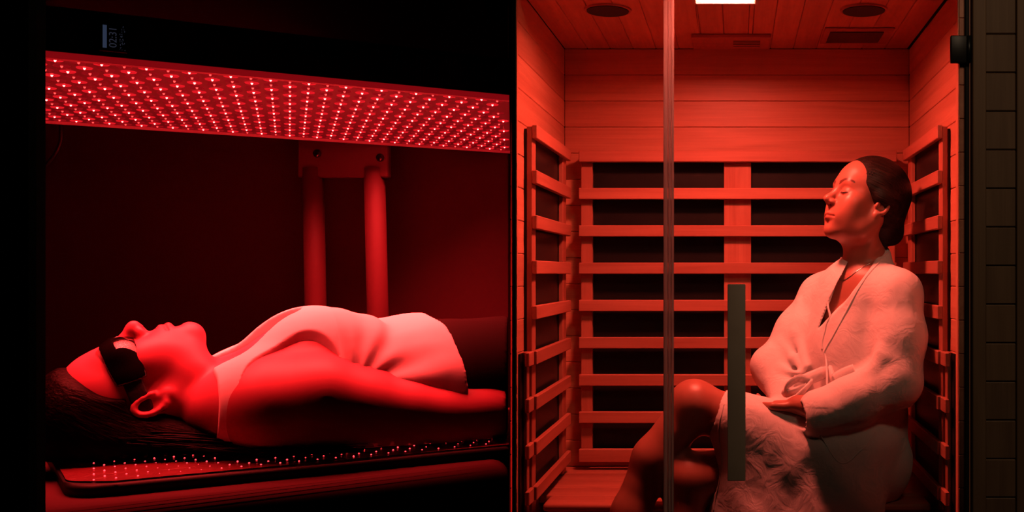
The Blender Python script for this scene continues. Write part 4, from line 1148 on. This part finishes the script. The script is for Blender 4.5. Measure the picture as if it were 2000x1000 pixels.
# lap and skirt
lapf = Field(*fd.ax)
lapf.chain([(H1, 0.118), (P(1560, 868, 2.90), 0.100), (P(1432, 815, 2.85), 0.076)], 0.05)
lapf.chain([(H2, 0.11), (P(1480, 900, 2.92), 0.09)], 0.05)
lapf.add(El(P(1668, 905, 2.985), (0.125, 0.115, 0.105)), 0.05)
lapf.add(El(P(1672, 862, 2.885), (0.115, 0.085, 0.085)), 0.05)
lapf.add(El(P(1610, 880, 2.86), (0.085, 0.085, 0.07)), 0.05)
for (pa, qa, pb, qb, Ya, Yb, ra, rb) in ((1432, 820, 1392, 1130, 2.845, 2.790, 0.030, 0.030), (1458, 840, 1450, 1140, 2.845, 2.760, 0.050, 0.042), (1500, 860, 1510, 1130, 2.855, 2.755, 0.068, 0.050),
                                         (1560, 890, 1580, 1120, 2.865, 2.765, 0.086, 0.060), (1615, 895, 1635, 1090, 2.875, 2.775, 0.095, 0.068), (1662, 895, 1680, 1040, 2.895, 2.81, 0.100, 0.065)):
    lapf.add(Ca(P(pa, qa, Ya), P(pb, qb, Yb), ra, rb), 0.07)
kx = halfplane(P(1396, 770, 2.78), P(1352, 1010, 2.74)); sg3 = np.sign((P(1500, 900, 2.76) - P(1396, 770, 2.78)) @ np.cross(P(1352, 1010, 2.74) - P(1396, 770, 2.78), np.array([0.08, 1.0, 0])))
lapf.cut(-kx * sg3)
legc = Field(*fd.ax); legc.chain([(K1, 0.064), (H1 * 0.4 + K1 * 0.6, 0.078)], 0.02); legc.chain([(K2, 0.068), (H2 * 0.3 + K2 * 0.7, 0.085)], 0.02)
lapf.F = np.maximum(lapf.F, -legc.F)
hh = np.maximum(0.022 - np.abs(fd.F - lapf.F), 0) / 0.022
fd.F = np.minimum(fd.F, lapf.F) - hh * hh * 0.022 * 0.25
fd.cut(np.where((Y > 2.868), 0.4515 - Z, -1.0) + 0 * X)          # sits on the bench
fd.cut(Y * 0 + X - (XR - 0.0395) + 0 * Z)
Vr, Qr = surface(fd); Vr = relax(Vr, Qr, 3, 0.5)
Nr = vnormals(Vr, Qr)
dg = np.stack([Vr[:, 0] * 15 + Vr[:, 2] * 12, Vr[:, 1] * 6, Vr[:, 0] * 3 - Vr[:, 2] * 4], 1)
wob = 0.0040 * vnoise(dg) * (Vr[:, 2] < 0.74) + 0.0030 * vnoise(Vr * np.array([20, 20, 14]) + 5) + 0.0008 * vnoise(Vr * np.array([46, 46, 30]) + 9)
Vr = Vr + Nr * wob[:, None]
Vr[:, 2] = np.where(Vr[:, 1] > 2.866, np.maximum(Vr[:, 2], 0.4512), Vr[:, 2])
robe = link('robe', fast_mesh(Vr, Qr, M['robe'], None, 'robe'), None, person2)
tag(robe, 'pale crumpled linen robe')
def snap(pts, lift, n=40, body=(Vr, Nr)):
    out = []
    for p in spline(pts, n):
        i = int(np.argmin(((body[0] - p) ** 2).sum(1))); out.append(body[0][i] + body[1][i] * lift)
    out = np.array(out)
    for _ in range(2): out[1:-1] = (out[:-2] + 2 * out[1:-1] + out[2:]) / 4
    return out
def ribbon(pts, width, thick, across, mat):
    """a flat band following points"""
    V, Fc = [], []; n = len(pts); t = np.gradient(pts, axis=0); t /= np.linalg.norm(t, axis=1)[:, None]
    for i in range(n):
        a = across - t[i] * (across @ t[i]); a /= np.linalg.norm(a); nn = np.cross(t[i], a)
        for s1, s2 in ((-1, -1), (-0.7, 1), (0.7, 1), (1, -1)): V.append(pts[i] + a * width * s1 * 0.5 + nn * thick * s2 * 0.5)
    for i in range(n - 1):
        for j in range(4): Fc.append((i * 4 + j, i * 4 + (j + 1) % 4, (i + 1) * 4 + (j + 1) % 4, (i + 1) * 4 + j))
    Fc.append((3, 2, 1, 0)); Fc.append(tuple((n - 1) * 4 + j for j in range(4)))
    return mesh_from(V, Fc, True, mat)
# lapel bands, belt with bow, pocket
for pp in ([P(1738, 489, 2.985), P(1722, 500, 2.92), P(1690, 545, 2.89), P(1650, 597, 2.87), P(1608, 645, 2.855), P(1578, 680, 2.85), P(1590, 715, 2.85), P(1604, 742, 2.85)],
           [P(1645, 506, 3.03), P(1630, 560, 2.97), P(1614, 610, 2.92), P(1585, 650, 2.88), P(1572, 678, 2.86)]):
    link('lapel_edge', tubes([(snap(pp, 0.0), [0.0032] * 40)], M['robe'], 8), None, robe)
bl = [P(1560, 742, 2.88), P(1590, 733, 2.87), P(1630, 726, 2.85), P(1670, 730, 2.83)]
link('belt', ribbon(snap(bl, 0.004), 0.036, 0.010, np.array([0, 0, 1.0]), M['robe']), None, robe)
for lp in ([P(1585, 745, 2.86), P(1560, 738, 2.845), P(1538, 752, 2.84), P(1532, 768, 2.84), P(1548, 766, 2.835), P(1575, 755, 2.85)],
           [P(1585, 745, 2.855), P(1572, 760, 2.835), P(1556, 776, 2.83)]):
    link('belt_bow', ribbon(spline(lp, 30), 0.026, 0.006, np.array([0.3, -0.4, 0.86]), M['robe']), None, robe)
pk = [P(1572, 806, 2.76), P(1600, 845, 2.755), P(1640, 905, 2.765), P(1680, 875, 2.80), P(1700, 850, 2.83)]
link('pocket_edge', tubes([(snap(pk, 0.0), [0.0014] * 40)], M['robe'], 6), None, robe)
hm = [P(1402, 770, 2.75), P(1388, 830, 2.74), P(1374, 910, 2.74), P(1360, 1000, 2.74)]
link('hem_edge', tubes([(snap(hm, 0.0), [0.0025] * 40)], M['robe'], 6), None, robe)

# hair and low bun
fd = Field(np.arange(hc[0] - 0.13, hc[0] + 0.16, 0.0022), np.arange(hc[1] - 0.13, hc[1] + 0.16, 0.0024), np.arange(hc[2] - 0.14, hc[2] + 0.17, 0.0022))
for s_ in (-1, 1): fd.add(El((s_ * 0.070, -0.022, 0.020), (0.020, 0.040, 0.028)), 0.02, 'u', HS)
hair_cap(fd, HS, 0.004, -0.024, 0.016, 0.018)
fd.add(El(P(1728, 438, 2.99), (0.040, 0.050, 0.045)), 0.03)
fd.add(El(P(1741, 451, 3.0), (0.037, 0.042, 0.044)), 0.008)
fd.chain([(P(1712, 425, 2.95), 0.022), (P(1722, 470, 2.99), 0.020)], 0.02)
Vh, Qh = surface(fd); Vh = relax(Vh, Qh, 2)
hair2 = link('hair', fast_mesh(Vh, Qh, M['hair_b'], None, 'hair'), None, person2)
paths = []
for i in range(220):
    a = rng.uniform(-1.35, 1.35); t0 = rng.uniform(0, 0.5)
    pts = []
    for t in np.linspace(t0, 1, 14):
        ph = -0.15 + 2.25 * t                      # from the hairline over the crown to the nape
        d_ = np.array([math.sin(a) * (1 - 0.55 * max(0, t - 0.5)) , math.cos(ph) * math.cos(a * 0.8), 0.35 + math.sin(ph) * math.cos(a * 0.8)])
        d_ /= np.linalg.norm(d_)
        pts.append(HS.out(np.array([0, -0.018, 0.040]) + d_ * np.array([0.0835, 0.1035, 0.0955]) * (1.0 + 0.006 * rng.normal() * 0.3)))
    pts = np.array(pts)
    x, y, z = HS.inv(pts[:, 0], pts[:, 1], pts[:, 2])
    ok = (y * 0.90 - (z - 0.088) * 0.55 - 0.074) < 0.010
    pts = pts[ok]
    if len(pts) < 4: continue
    paths.append((pts, np.full(len(pts), rng.uniform(0.0005, 0.0011))))
tag(link('hair_strands', tubes(paths, M['hair_b'], 5), None, hair2), kind='stuff')
# thin necklace
nk = [NB + fdir * 0.056 + sdir * 0.050 + ZV * 0.0, NB + fdir * 0.075 + sdir * 0.025 - ZV * 0.030, NB + fdir * 0.082 - ZV * 0.048, NB + fdir * 0.075 - sdir * 0.03 - ZV * 0.030, NB + fdir * 0.05 - sdir * 0.055]
Nb = vnormals(Vb, Qb)
link('necklace', tubes([(snap(nk, 0.0012, 50, (Vb, Nb)), [0.0009] * 50)], M['silver'], 6), None, person2)
